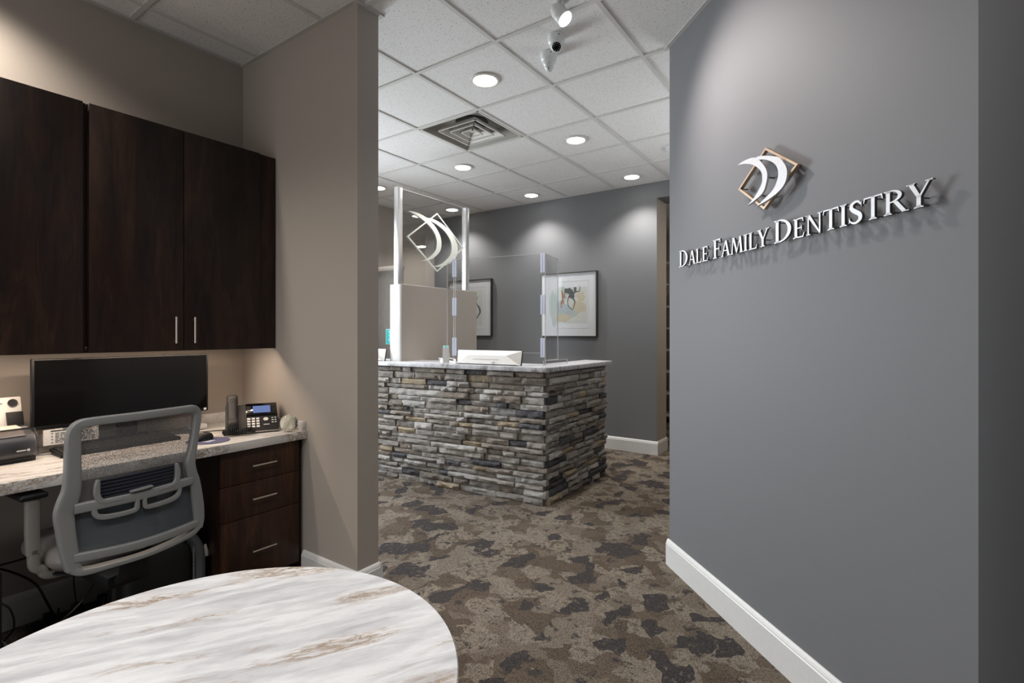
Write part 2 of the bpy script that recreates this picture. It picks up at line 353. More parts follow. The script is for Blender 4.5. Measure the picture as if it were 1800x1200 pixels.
baseboard('baseboard_center_back', (XF, YW1), (XW+e_, YW1), (0, 1))
baseboard('baseboard_back', (XF, YB), (-1.824+e_, YB), (0, -1))
baseboard('baseboard_back_end', (-1.824, YB+.0002), (-1.824, YB+.31), (1, 0))
baseboard('baseboard_far_left', (XF, YW1), (XF, YB), (1, 0))
s_ = .70711
baseboard('baseboard_right', (-.905-.010, 2.834+.010), (.226, 1.703), (-s_, -s_))
baseboard('baseboard_right_side', (.226, -2.6), (.226, 1.703), (-1, 0))

# ceiling: plenum slab, tiles, grid
ce = box('ceiling', (-5.3, -2.7, H+.10), (3.2, 9.2, H+.16), 'plenum', kind='structure')
tm = MB(); tm.box((-.3015, -.3015, 0), (.3015, .3015, .014)); t0 = None
lit = {cell(*k) for k in SEEN_LIGHTS}
for j in range(-4, 6):
    for i in range(-8, 11):
        if (i, j) == (1, 1): continue
        x, y = cell(i, j)
        if j < 0 and (x > .4 or i > 5): continue
        if x < XL-.3 and y < YW0-.3: continue
        if y > 8.4: continue
        if t0 is None: t0 = tm.build('ceiling_tile', 'acoustic_tile', ce, bevel=.0015, seg=1); o = t0
        else: o = t0.copy(); C.objects.link(o); o.parent = ce
        o.location = (x, y, H+.007); o.rotation_euler = (0, 0, random.choice([0, PI/2, PI, -PI/2]))
for j in range(-4, 7):
    x = GX0-P*j; y0 = YW1 if x < XL else -2.6
    if x < XF: continue
    box('grid_bar', (x-.012, y0, H), (x+.012, 8.2, H+.0068), 'grid_paint', ce)
for i in range(-7, 11):
    y = GY0+P*i; x0 = XL if y < YW1 else XF
    if abs(y-YB) < .02: continue
    box('grid_bar', (x0, y-.0119, H-.0004), (.42, y+.0119, H+.0064), 'grid_paint', ce)
def angle(name, a, b, n):
    a, b, n = Vector(a), Vector(b), Vector(n); m = MB(); d = (b-a).normalized()
    q = [a, b, b+n*.022, a+n*.022]; zo = .0004*int(name[-1]); m.prism([(u.x, u.y) for u in q], H-.0010-zo, H+.0062-zo); tag(m.build(name, 'wall_angle'), kind='structure')
angle('trim_1', (XL, -2.6), (XL, YW0), (1, 0)); angle('trim_2', (XL, YW0), (XW+.022, YW0), (0, -1)); angle('trim_3', (XW, YW0-.022), (XW, YW1+.022), (1, 0))
angle('trim_4', (XF, YW1), (XW+.022, YW1), (0, 1)); angle('trim_5', (XF, YB), (.42, YB), (0, -1)); angle('trim_6', (-.93, 2.859), (.226, 1.703), (-s_, -s_)); angle('trim_7', (XF, YW1), (XF, YB), (1, 0))

# downlights
lab = {(0,0): 'round recessed downlight nearest the camera, left of the ceiling cameras', (2,0): 'round recessed downlight right of the square air vent',
       (4,0): 'round recessed downlight near the doorway end of the back wall', (2,2): 'round recessed downlight just behind the square air vent',
       (4,2): 'round recessed downlight between the back wall and the glass logo panel', (2,4): 'round recessed downlight half hidden by the taupe wing wall',
       (4,4): 'round recessed downlight seen through the glass panel above the logo'}
for k in SEEN_LIGHTS:
    x, y = cell(*k); o = thing('recessed_downlight', lab[k], 'ceiling light', (x, y, H), 0, 'recessed downlights')
    m = MB(); m.lathe([(.088, .0065), (.092, .002), (.090, -.004), (.078, -.006), (.073, -.002), (.072, .004), (.072, .0065)], 40); m.build('trim_ring', 'vent_paint', o, smooth=True)
    m = MB(); m.lathe([(.0715, .0035), (.0715, -.0045), (.055, -.010), (.03, -.0135), (.004, -.015)], 32); m.build('lens', 'lamp_glow', o, smooth=True)

# air vent
x, y = cell(1, 1); v_ = thing('air_vent', 'square white ceiling air vent with nested louvre rings', 'air vent', (x, y, H))
m = MB(); a = .2925
for sx, sy, ex, ey in ((-a, -a, a, -a), (a, -a, a, a), (a, a, -a, a), (-a, a, -a, -a)):
    nx, ny = -(ey-sy)/(2*a), (ex-sx)/(2*a); t_ = .012
    m.prism([(sx, sy), (ex, ey), (ex+nx*t_, ey+ny*t_), (sx+nx*t_, sy+ny*t_)], -.002, .010)
m.build('vent_frame', 'vent_paint', v_)
def frustum(name, s0, z0, s1, z1, th, mat):
    m = MB(); q = lambda s, z: [(-s, -s, z), (s, -s, z), (s, s, z), (-s, s, z)]
    vs = q(s0, z0)+q(s1, z1)+q(s0-th, z0)+q(s1-th, z1)
    fs = []
    for k in range(4):
        l = (k+1) % 4; fs += [(k, l, 4+l, 4+k), (8+k, 12+k, 12+l, 8+l), (k, 8+k, 8+l, l), (4+k, 4+l, 12+l, 12+k)]
    m.add(vs, fs); return m.build(name, mat, v_)
frustum('vent_housing', .281, .004, .21, .092, .004, 'vent_inside')
m = MB(); m.box((-.21, -.21, .088), (.21, .21, .0925)); m.build('vent_back', 'vent_inside', v_)
m = MB(); m.lathe([(.13, .080), (.13, .0875)], 32); m.build('duct_opening', 'matte_black', v_)
for s0 in (.192, .128, .064):
    lr = frustum('louvre_ring', s0, -.002, s0-.030, .034, .004, 'vent_paint')
    m = MB()
    for sx, sy, ex, ey in ((-1, -1, 1, -1), (1, -1, 1, 1), (1, 1, -1, 1), (-1, 1, -1, -1)):
        nx, ny = -(ey-sy)/2, (ex-sx)/2; m.prism([(sx*s0, sy*s0), (ex*s0, ey*s0), (ex*s0+nx*.009, ey*s0+ny*.009), (sx*s0+nx*.009, sy*s0+ny*.009)], -.007, -.001)
    m.build('ring_lip', 'vent_paint', lr)
m = MB(); m.box((-.034, -.034, .016), (.034, .034, .019)); m.lathe([(.016, .0162), (.016, .010), (.011, .010)], 20); m.build('vent_center', 'vent_paint', v_)

# ceiling speaker
o = thing('ceiling_speaker', 'round flat ceiling speaker cover partly hidden by the grey sign wall', 'speaker', (-1.352, 4.40, H))
m = MB(); m.lathe([(.105, .0065), (.105, -.004), (.095, -.008), (.09, -.006)], 36); m.build('speaker_rim', 'grid_paint', o, smooth=True)
m = MB(); m.lathe([(.088, -.005), (.085, -.0105), (.01, -.012)], 36); m.build('speaker_grille', 'steel_white', o, smooth=True)

# turret cameras and accent lamp
def turret(x, y, label, aim, eye):
    o = thing('security_camera', label, 'security camera', (x, y, H), 0, 'white security cameras on the ceiling')
    m = MB(); m.lathe([(.046, .0065), (.047, -.010), (.045, -.020), (.046, -.021), (.043, -.034), (.036, -.040)], 32); b_ = m.build('mount_ring', 'camera_white', o, smooth=True)
    for q in range(3):
        mm = MB(); mm.lathe([(.0035, 0), (.0035, .003)], 8, Matrix.Translation((.046*math.cos(q*2.1+3.4), .046*math.sin(q*2.1+3.4), -.009)) @ Matrix.Rotation(PI/2, 4, 'Y')); mm.build('screw', 'matte_black', b_)
    d = Vector(aim).normalized(); R = d.to_track_quat('Z', 'Y').to_matrix().to_4x4()
    m = MB(); M = Matrix.Translation((0, 0, -.040)) @ R
    prof = [(.036*math.cos(t_), .036*math.sin(t_)) for t_ in [(-75+15*k)*PI/180 for k in range(9)]] + ([(.031, .030), (.026, .044), (.024, .046)] if eye else [(.027, .030), (.018, .046), (.007, .055)])
    m.lathe(prof, 28, M); h_ = m.build('camera_head', 'camera_white', o, smooth=True)
    if eye:
        m = MB(); m.lathe([(.0235, .0455), (.0235, .0475), (.004, .049)], 28, M); m.build('lens', 'screen_black', o, smooth=True)
        m = MB()
        for q in range(10): m.lathe([(.0016, .049), (.0016, .050)], 6, M @ Matrix.Translation((.017*math.cos(q*.628), .017*math.sin(q*.628), 0)))
        m.build('infrared_lights', 'hinge_clip', o)
    else:
        m = MB(); m.box((-.001, -.0275, .030), (.001, -.0215, .044), M); m.build('logo_mark', 'ink', o)
    return o
turret(-1.375, 2.39, 'white dome camera with a black lens facing the room', (.45, -.75, -.75), True)
turret(-1.497, 2.515, 'white pointed dome camera just below the one with the black lens', (-.10, .25, -1), False)
o = thing('accent_lamp', 'white accent lamp at top edge of the photo, shining on the sign', 'ceiling light', (-1.19, 2.13, H))
m = MB(); m.lathe([(.030, .0065), (.030, -.012), (.008, -.015), (.008, -.045)], 24); m.build('mount', 'camera_white', o, smooth=True)
M = Matrix.Translation((-.022, -.002, -.058)) @ Vector((.62, .05, -.78)).to_track_quat('Z', 'Y').to_matrix().to_4x4()
m = MB(); m.lathe([(.006, -.045), (.024, -.035), (.034, -.010), (.036, .020), (.0345, .022), (.0365, .024), (.0365, .034), (.035, .036), (.037, .038), (.037, .056), (.034, .056)], 32, M); m.build('lamp_housing', 'camera_white', o, smooth=True)
m = MB(); m.lathe([(.0335, .054), (.0335, .060), (.018, .071), (.004, .074)], 28, M); m.build('lamp_bulb', 'spot_glow', o, smooth=True)

# ---------------------------------------------------------------- reception desk with ledge stone
XC, YC, SL = -1.972, 3.262, .090                     # stone corner and slope of the slightly turned front
def fy(x, off=0): return YC-off-(XC-x)*SL
desk = thing('reception_desk', 'reception desk faced in grey and tan ledge stone with a marble-look counter', 'desk', (XC, YC, 0))
def L_(x, y): return (x-XC, y-YC)
DE = 4.325                                           # far end of the desk's side
cm = MB(); cm.prism([L_(XC-.035, fy(XC-.035)+.035), L_(XC-.035, DE-.02), L_(-2.24, DE-.02), L_(-2.24, fy(-2.24)+.34), L_(XF+.02, fy(XF)+.34), L_(XF+.02, fy(XF)+.035)], 0, .997)
cm.build('desk_body', 'stone_charcoal', desk)
tp = MB(); r_ = .05; cxn, cyn = -1.925, fy(-1.925, .048)
tp.prism([L_(cxn, cyn+r_), L_(cxn, 4.375), L_(-2.20, 4.375), L_(-2.20, fy(-2.20)+.36), L_(XF+.01, fy(XF)+.36), L_(XF+.01, fy(XF, .048)), L_(cxn-r_, fy(cxn-r_, .048)), L_(cxn-r_*.42, fy(cxn, .048)+r_*.06), L_(cxn-r_*.06, fy(cxn, .048)+r_*.45)], .998, 1.034)
tp.build('countertop', 'counter_laminate', desk, bevel=.003)
def stone_mesh(L, hgt, prot, cornered=False):
    """stone: x along the wall 0..L, y out of the wall (negative = outward), z up 0..hgt"""
    nx = max(3, min(9, int(L/.024))); nz = 3; vs = []; fs = []; sd = random.random()*90; tilt = random.uniform(-.006, .008); bl = [random.uniform(0, .004) for _ in range(4)]
    for k in range(nz+1):
        for i in range(nx+1):
            u, w_ = i/nx, k/nz; x = u*L; z = w_*hgt
            n = noise.noise(Vector((x*26+sd, z*34, sd)))*.015+noise.noise(Vector((x*70+sd, z*80, sd*2)))*.010
            edge = min(1, min(u, 1-u)*L/.012, 1.2*min(w_, 1-w_)*hgt/.009)
            y = -(prot+n+tilt*(w_-.5)*2) if edge >= .5 else -(prot*.86-.004+n*.7-bl[0])
            if 0 < i < nx: x += random.uniform(-.2, .2)*L/nx
            if k in (0, nz) : z += (1 if k == 0 else -1)*abs(noise.noise(Vector((x*30+sd, 7+k, sd))))*.006
            vs.append((x, y, z))
    F = len(vs); W = nx+1
    for k in range(nz):
        for i in range(nx): a = k*W+i; fs.append((a, a+1, a+W+1, a+W))
    for i in range(nx+1): vs.append((vs[i][0], .045, 0.0))
    for i in range(nx+1): vs.append((vs[nz*W+i][0], .045, hgt))
    B, T = F, F+nx+1
    for i in range(nx): fs.append((B+i+1, B+i, i, i+1)[::-1]); fs.append((T+i, T+i+1, nz*W+i+1, nz*W+i)[::-1])
    fs.append(tuple([k*W for k in range(nz+1)]+[T, B])); fs.append(tuple([k*W+nx for k in range(nz, -1, -1)]+[B+nx, T+nx]))
    return vs, fs
heights = []
z = 0
while z < .96: h_ = random.choice([.040, .044, .048, .052, .056]); heights.append(h_); z += h_
sc = .994/sum(heights); heights = [q*sc for q in heights]
ang = math.atan(SL); run = (XC-XF)/math.cos(ang)
far = MB(); nst = 0
def place(L, hgt, M, far_=False, mat=None):
    global nst
    vs, fs = stone_mesh(L-.003, hgt-.0025, random.choice([.002, .006, .012, .020, .028]))
    if far_:
        far.cur = random.randrange(5); far.add([M @ Vector(q) for q in vs], fs); return
    m = MB(); m.add(vs, fs); o = m.build('stone', mat or random.choice(STONES), desk, smooth=True, ang=32); o.matrix_local = M; nst += 1
z = 0
for c, hg in enumerate(heights):
    # front: from the corner leftwards; some courses split in two thin stones
    x = -.012 if c % 2 else .012; first = True; last = None
    while x < run-.06:
        L0 = random.uniform(.16, .27) if first else random.choice([.10, .14, .18, .22, .26, .32])*random.uniform(.85, 1.15)
        L0 = min(L0, run-.02-x)
        mt = random.choice(STONES)
        if mt == last and mt in ('stone_charcoal', 'stone_tan'): mt = 'stone_grey'
        last = mt
        M = Rz(PI+ang) @ Matrix.Translation((x, 0, z)) @ Matrix.Rotation(PI, 4, 'Z') @ Matrix.Translation((-L0, 0, 0))
        place(L0, hg, M, x > 1.95, mt); x += L0; first = False
    # right side: from the corner backwards
    y = .048 if c % 2 else .030; last = None
    zz = z + (.010 if c else 0)*0
    while y < DE-YC-.03:
        L0 = min(random.uniform(.12, .30), DE-YC-y)
        if DE-YC-y-L0 < .07: L0 = DE-YC-y
        mt = random.choice(STONES)
        if mt == last and mt in ('stone_charcoal', 'stone_tan'): mt = 'stone_brown'
        last = mt
        place(L0, hg, Matrix.Translation((0, y, z)) @ Matrix.Rotation(PI/2, 4, 'Z'), False, mt); y += L0
    z += hg
fo = far.build('stone', ['stone_grey', 'stone_pale', 'stone_brown', 'stone_charcoal', 'stone_tan'], desk, smooth=True, ang=32); tag(fo, 'stones of the desk front beyond the wing wall', kind='stuff')

# divider wall on the desk and its glass panel
dv = thing('desk_divider', 'taupe half-height divider wall with a white end cap on the desk', 'divider', (-3.51, 3.19, 0))
m = MB(); m.prism([(.012, 1.0345), (.012, 1.727), (1.09, 1.727), (1.09, 0), (.305, 0), (.305, 1.0345)], -.062, .062, Matrix(((0,0,1,0),(1,0,0,0),(0,1,0,0),(0,0,0,1)))); m.build('divider_panel', 'taupe_paint', dv)
box('end_cap', (-.066, -.006, 1.0345), (.066, .012, 1.729), 'grid_paint', dv, bevel=.002)
gp = thing('glass_logo_panel', 'clear glass panel in metal posts with a frosted crescent logo', 'glass panel', (-3.51, 3.19, 1.729))
box('post', (-.025, .004, 0), (.025, .062, .888), 'aluminium', gp, bevel=.002)
box('post', (-.025, .955, 0), (.025, 1.010, .888), 'aluminium', gp, bevel=.002)
box('glass', (-.004, .062, .012), (.004, .955, .876), 'acrylic', gp)
box('top_rail', (-.010, .062, .876), (.010, .955, .886), 'aluminium', gp); box('bottom_rail', (-.010, .062, .002), (.010, .955, .012), 'aluminium', gp)
FA = [(3.341,2.425),(3.442,2.431),(3.558,2.412),(3.644,2.374),(3.712,2.331),(3.771,2.26),(3.791,2.189),(3.775,2.113),(3.712,2.05),(3.626,2.003),(3.496,1.975)]
FAi = [(3.46,2.4),(3.575,2.356),(3.66,2.304),(3.712,2.24),(3.723,2.168),(3.696,2.091),(3.592,2.011)]
FB = [(3.567,2.399),(3.626,2.41),(3.73,2.401),(3.847,2.366),(3.941,2.313),(4.017,2.235),(4.039,2.155),(4.007,2.068),(3.913,1.998),(3.784,1.954),(3.636,1.935)]
FBi = [(3.592,2.388),(3.712,2.367),(3.83,2.32),(3.913,2.251),(3.946,2.174),(3.931,2.096),(3.866,2.031),(3.766,1.971)]
FR = [(3.73,2.481),(4.139,2.186),(3.73,1.894),(3.326,2.187)]
def crescent(m, out, inn, M, t_):
    """band between the outer and inner curves, both ending in the same tips"""
    a = cr(out, 5); b_ = cr([out[0]]+inn+[out[-1]], 6)
    def res(c_, n):
        d = [0]
        for p0, p1 in zip(c_, c_[1:]): d.append(d[-1]+math.hypot(p1[0]-p0[0], p1[1]-p0[1]))
        r = []; k = 0
        for i in range(n+1):
            s = d[-1]*i/n
            while k < len(d)-2 and d[k+1] < s: k += 1
            u = (s-d[k])/max(1e-9, d[k+1]-d[k]); r.append((c_[k][0]+(c_[k+1][0]-c_[k][0])*u, c_[k][1]+(c_[k+1][1]-c_[k][1])*u))
        return r
    n = 40; A, B_ = res(a, n), res(b_, n); vs = []
    for p_ in A+B_: vs += [M @ Vector((p_[0], 0, p_[1])), M @ Vector((p_[0], -t_, p_[1]))]
    fs = []; O = 2*(n+1)
    for i in range(n):
        fs += [(2*i, 2*i+2, O+2*i+2, O+2*i), (2*i+1, O+2*i+1, O+2*i+3, 2*i+3), (2*i, 2*i+1, 2*i+3, 2*i+2), (O+2*i, O+2*i+2, O+2*i+3, O+2*i+1)]
    m.add(vs, fs)
def frame4(m, R, w_, M, t_):
    cx_ = sum(p_[0] for p_ in R)/4; cz_ = sum(p_[1] for p_ in R)/4; vs = []
    for p_ in R: vs += [M @ Vector((p_[0], 0, p_[1])), M @ Vector((p_[0], -t_, p_[1]))]
    n = 4; inn = []
    for i in range(4):
        p0, p1, p2 = Vector(R[i-1]), Vector(R[i]), Vector(R[(i+1) % 4]); d1 = (p1-p0).normalized(); d2 = (p2-p1).normalized()
        b_ = (d2-d1).normalized(); s = w_/max(.2, abs(b_.x*-d1.y+b_.y*d1.x)); inn.append(p1+b_*s)
    for p_ in inn: vs += [M @ Vector((p_[0], 0, p_[1])), M @ Vector((p_[0], -t_, p_[1]))]
    fs = []
    for i in range(4):
        j = (i+1) % 4; fs += [(2*i, 2*j, 8+2*j, 8+2*i), (2*i+1, 8+2*i+1, 8+2*j+1, 2*j+1), (2*i, 2*i+1, 2*j+1, 2*j), (8+2*i, 8+2*j, 8+2*j+1, 8+2*i+1)]
    m.add(vs, fs)
# drawn in (y, z) on the glass: x axis of the drawing is the world's y
MG = Matrix.Translation((.0045, -3.19, -1.729)) @ Matrix(((0, -1, 0, 0), (1, 0, 0, 0), (0, 0, 1, 0), (0, 0, 0, 1)))
for nm, f_ in (('frosted_crescent', lambda q: crescent(q, FA, FAi, MG, .0012)), ('frosted_crescent', lambda q: crescent(q, FB, FBi, MG, .0014)), ('frosted_diamond', lambda q: frame4(q, FR, .013, MG, .0008))):
    m = MB(); f_(m); m.build(nm, 'frosting', gp)

# clear shield on the counter
def sheet(name, a, b, z0, z1, parent, edges='tlrb', th=.006):
    a, b = Vector(a), Vector(b); d = (b-a); L = d.length; M = Rz(math.atan2(d.y, d.x), (a.x, a.y, 0))
    m = MB(); m.box((.002, -th/2, z0), (L-.002, th/2, z1-.002), M); o = m.build(name, 'acrylic', parent)
    m = MB(); e = .0028
    if 't' in edges: m.box((0, -th/2, z1-e), (L, th/2, z1), M)
    if 'b' in edges: m.box((0, -th/2, z0-e), (L, th/2, z0), M)
    if 'l' in edges: m.box((-e, -th/2, z0), (0, th/2, z1), M)
    if 'r' in edges: m.box((L, -th/2, z0), (L+e, th/2, z1), M)
    m.build('sheet_edge', 'acrylic_edge', o); return o
CT = 1.0345
A_, B_ = (-2.835, 3.240), (-2.085, 3.395); A2, B2 = (-2.862, 3.247), (-2.058, 3.405)
sh = thing('counter_shield', 'clear folding acrylic shield standing on the counter, hinged with clips', 'shield', (0, 0, 0))
sheet('center_sheet', A_, B_, 1.135, 1.908, sh)
sheet('side_sheet', B2, (-2.115, 3.70), CT+.04, 1.908, sh); sheet('side_sheet', A2, (-3.045, 3.37), CT+.04, 1.908, sh)
for q in (A2, B2):
    m = MB(); m.box((q[0]-.003, q[1]-.003, CT), (q[0]+.003, q[1]+.003, 1.135)); m.build('leg', 'acrylic_edge', sh)
sheet('foot', (-2.065, 3.39), (-2.045, 3.73), CT+.001, CT+.040, sh, 'tlr'); sheet('foot', (-3.05, 3.27), (-2.80, 3.20), CT+.001, CT+.040, sh, 'tlr')
for q, s in ((A_, -1), (B_, 1)):
    for zc in (1.835, 1.51, 1.175):
        m = MB(); M = Rz(.21, (q[0]+s*.012, q[1], 0)); m.box((-.019, -.006, zc-.075), (-.003, .006, zc+.075), M); m.box((.003, -.006, zc-.075), (.017, .006, zc+.075), M); m.lathe([(.004, zc-.073), (.004, zc+.073)], 12, M)
        m.build('hinge_clip', 'hinge_clip', sh, bevel=.001, seg=1)

# white-backed monitors on the counter
def white_monitor(cx_, cy_, rz, W, Hh, label):
    o = thing('desktop_monitor', label, 'monitor', (cx_, cy_, CT), rz, 'white backed monitors on the reception counter')
    M = Matrix.Rotation(math.radians(-10), 4, 'X')
    m = MB(); h = W/2
    A0 = [(-h, 0, 0), (h, 0, 0), (h+.004, 0, Hh), (-h-.004, 0, Hh)]; B0 = [(-h*.93, -.028, .004), (h*.93, -.028, .004), (h*.60, -.030, Hh*.62), (-h*.60, -.030, Hh*.62)]
    m.add([M @ Vector(q) for q in A0+B0], [(0, 1, 2, 3), (4, 7, 6, 5), (0, 4, 5, 1), (1, 5, 6, 2), (2, 6, 7, 3), (3, 7, 4, 0)]); m.build('back_shell', 'white_shell', o)
    m = MB(); m.box((-h-.005, 0, .001), (h+.007, .010, Hh+.004), M); m.build('front_bezel', 'black_plastic', o, bevel=.001, seg=1)
    m = MB(); m.box((-.13, -.0315, .038), (.12, -.028, .0415), M); m.build('vent_slot', 'shell_seam', o)
    m = MB(); m.box((.045, -.0345, .012), (.075, -.028, .024), M); m.lathe([(.008, 0), (.008, .002)], 14, M @ Matrix.Translation((.06, -.0345, .016)) @ Matrix.Rotation(PI/2, 4, 'X')); m.build('connector', 'aluminium', o)
    return o
white_monitor(-2.505, 3.252, .092, .60, .117, 'wide white backed monitor behind the clear shield near the desk corner')
white_monitor(-3.88, 3.118, .085, .55, .110, 'white backed monitor left of the divider, mostly behind the taupe wing wall')
# card holder with a teal card
o = thing('card_holder', 'small clear card holder with a teal card beside the shield', 'card holder', (-2.93, 3.225, CT), .25)
m = MB(); m.box((-.045, -.035, 0), (.045, .035, .004)); m.box((-.030, -.004, .004), (.030, -.001, .13)); m.box((-.030, .010, .004), (.030, .013, .09)); m.build('holder', 'acrylic_edge', o)
m = MB(); m.box((-.028, .001, .02), (.024, .004, .148)); c_ = m.build('card', 'light_teal', o)
m = MB(); m.box((-.012, -.0006, .03), (.002, .0012, .14)); m.build('card_stripe', 'teal', c_)

# textured partition with rail and a teal notice, far left behind the desk
o = thing('textured_partition', 'textured taupe partition with a pale top rail behind the divider', 'partition', (-4.62, 3.9, 0))
box('panel', (-.38, 0, 0), (.40, .05, 1.985), 'wallcovering', o); box('top_rail', (-.39, -.012, 1.985), (.405, .06, 2.035), 'taupe_paint', o, bevel=.004)
o = thing('teal_notice', 'small teal notice with white lines of lettering on the partition', 'notice', (-4.34, 3.893, 1.245))
box('notice_board', (-.10, -.003, -.085), (.10, .005, .085), 'light_teal', o); box('notice_face', (-.094, -.0045, -.079), (.094, -.003, .079), 'teal', o)
m = MB(); random.seed(3)
for k in range(6):
    zz = .058-.023*k; x0 = -.055+random.uniform(0, .02)
    while x0 < .075: l_ = random.uniform(.010, .03); m.box((x0, -.0055, zz-.0055), (min(x0+l_, .085), -.0045, zz+.0055)); x0 += l_+.005
m.build('notice_lettering', 'paper_white', o)

# ---------------------------------------------------------------- pictures on the back wall
def picture(x0, x1, z0, z1, label):
    o = thing('framed_picture', label, 'picture', ((x0+x1)/2, YB-.001, (z0+z1)/2), 0, 'framed abstract prints on the back wall')
    W, Hh = (x1-x0)/2, (z1-z0)/2; m = MB(); f = .011; d = .04
    m.box((-W, -d, -Hh), (-W+f, 0, Hh)); m.box((W-f, -d, -Hh), (W, 0, Hh)); m.box((-W+f, -d, -Hh), (W-f, 0, -Hh+f)); m.box((-W+f, -d, Hh-f), (W-f, 0, Hh)); m.build('frame', 'bronze_frame', o)
    box('mat_board', (-W+f, -.030, -Hh+f), (W-f, -.004, Hh-f), 'mat_board', o)
    m = MB(); a_, b_ = W-.105, Hh-.10; lw = .003
    m.box((-a_, -.0312, -b_), (a_, -.030, -b_+lw)); m.box((-a_, -.0312, b_-lw), (a_, -.030, b_)); m.box((-a_, -.0312, -b_), (-a_+lw, -.030, b_)); m.box((a_-lw, -.0312, -b_), (a_, -.030, b_)); m.build('mat_bevel', 'print_paper', o)
    box('glazing', (-W+f, -.0375, -Hh+f), (W-f, -.0355, Hh-f), 'acrylic', o)
    return o, -.0305
def blob(m, cx_, cz_, rx, rz, y, seed, rough=.28, n=26):
    pts = []
    for k in range(n):
        a = 2*PI*k/n; s = 1+rough*noise.noise(Vector((math.cos(a)*1.6+seed, math.sin(a)*1.6, seed)))*1.6
        pts.append((cx_+rx*s*math.cos(a), cz_+rz*s*math.sin(a)))
    n_ = len(pts); m.add([(p_[0], y, p_[1]) for p_ in pts]+[(cx_, y, cz_)], [((k+1) % n_, k, n_) for k in range(n_)])
def brush(m, pts, w_, y):
    p_ = cr(pts, 5); vs = []
    for k, q in enumerate(p_):
        a = p_[max(0, k-1)]; b_ = p_[min(len(p_)-1, k+1)]; d = Vector((b_[0]-a[0], b_[1]-a[1])); d.normalize(); ww_ = q[2]*w_
        vs += [(q[0]-d.y*ww_, y, q[1]+d.x*ww_), (q[0]+d.y*ww_, y, q[1]-d.x*ww_)]
    m.add(vs, [(2*k, 2*k+2, 2*k+3, 2*k+1) for k in range(len(p_)-1)])
pr_, py = picture(-3.233, -2.497, 1.243, 1.992, 'black framed print of a dark figure over pale watercolour washes')
def ink(nm, mat, fn):
    m = MB(); fn(m); return m.build(nm, mat, pr_)
box('print_sheet', (-.165, py-.0003, -.21), (.245, py+.0002, .20), 'print_paper', pr_)
ink('watercolour_wash', 'wash_green', lambda m: (blob(m, -.20, -.02, .055, .20, py-.0006, 3), blob(m, -.09, .10, .07, .10, py-.0007, 5), blob(m, -.02, -.10, .13, .07, py-.0005, 8)))
ink('watercolour_wash', 'wash_sand', lambda m: (blob(m, .15, -.03, .085, .07, py-.0008, 9), blob(m, -.06, -.155, .10, .045, py-.0009, 11), blob(m, .17, .09, .05, .06, py-.0006, 15, .5)))
ink('watercolour_wash', 'wash_blue', lambda m: (blob(m, -.03, -.05, .10, .06, py-.0010, 19, .5), blob(m, -.12, .02, .03, .10, py-.0008, 22, .5)))
ink('watercolour_wash', 'wash_rust', lambda m: (blob(m, -.075, .06, .020, .075, py-.0012, 25, .7), blob(m, -.055, .10, .024, .03, py-.0013, 26, .8), blob(m, -.09, -.01, .008, .03, py-.0012, 27, .8)))
ink('ink_figure', 'ink_grey', lambda m: (blob(m, .005, .165, .045, .038, py-.0014, 31, .4), blob(m, .045, .115, .034, .050, py-.0015, 33, .3), m.box((.075, py-.0016, .14), (.108, py-.0014, .20)),
    brush(m, [(.02, .115, 1.4), (-.005, .05, 1), (0, .0, .8), (.012, -.03, .7), (.062, -.062, .8)], .005, py-.0017),
    brush(m, [(.05, .085, 2), (.085, .04, 1.4), (.082, .0, 1), (.068, -.055, .7)], .005, py-.0018),
    brush(m, [(.06, .115, 2.2), (.095, .145, 1.2), (.14, .150, .9), (.15, .17, .8), (.155, .19, .8), (.148, .212, .4)], .005, py-.0019),
    brush(m, [(-.03, .19, 1.2), (-.045, .17, .9), (-.03, .15, 1)], .005, py-.0019)))
pr_, py = picture(-4.72, -3.985, 1.243, 1.992, 'black framed ink print half hidden behind the divider wall')
box('print_sheet', (-.22, py-.0003, -.23), (.22, py+.0002, .24), 'print_paper', pr_)
ink('ink_stroke', 'ink_grey', lambda m: (brush(m, [(.155, .155, .3), (.118, .11, 1), (.125, .05, 1), (.165, .0, 2.4), (.178, -.06, 2.2), (.15, -.10, 1.6), (.10, -.17, 1.0), (.092, -.20, .3)], .006, py-.0012),
    brush(m, [(.02, .02, .8), (.07, -.0, 1.2), (.10, -.06, 1.4), (.09, -.12, 1.8), (.12, -.10, 1)], .006, py-.0013)))

# ---------------------------------------------------------------- shelf unit glimpsed in the hall
o = thing('hall_shelf', 'pale open shelf unit glimpsed through the doorway', 'shelf', (-2.18, 7.35, 0))
for xx in (-.62, .60): box('side_panel', (xx, -.15, 0), (xx+.02, .15, 2.35), 'white_trim', o)
for k in range(8): box('shelf', (-.60, -.15, .10+.31*k), (.60, .15, .125+.31*k), 'white_trim', o)

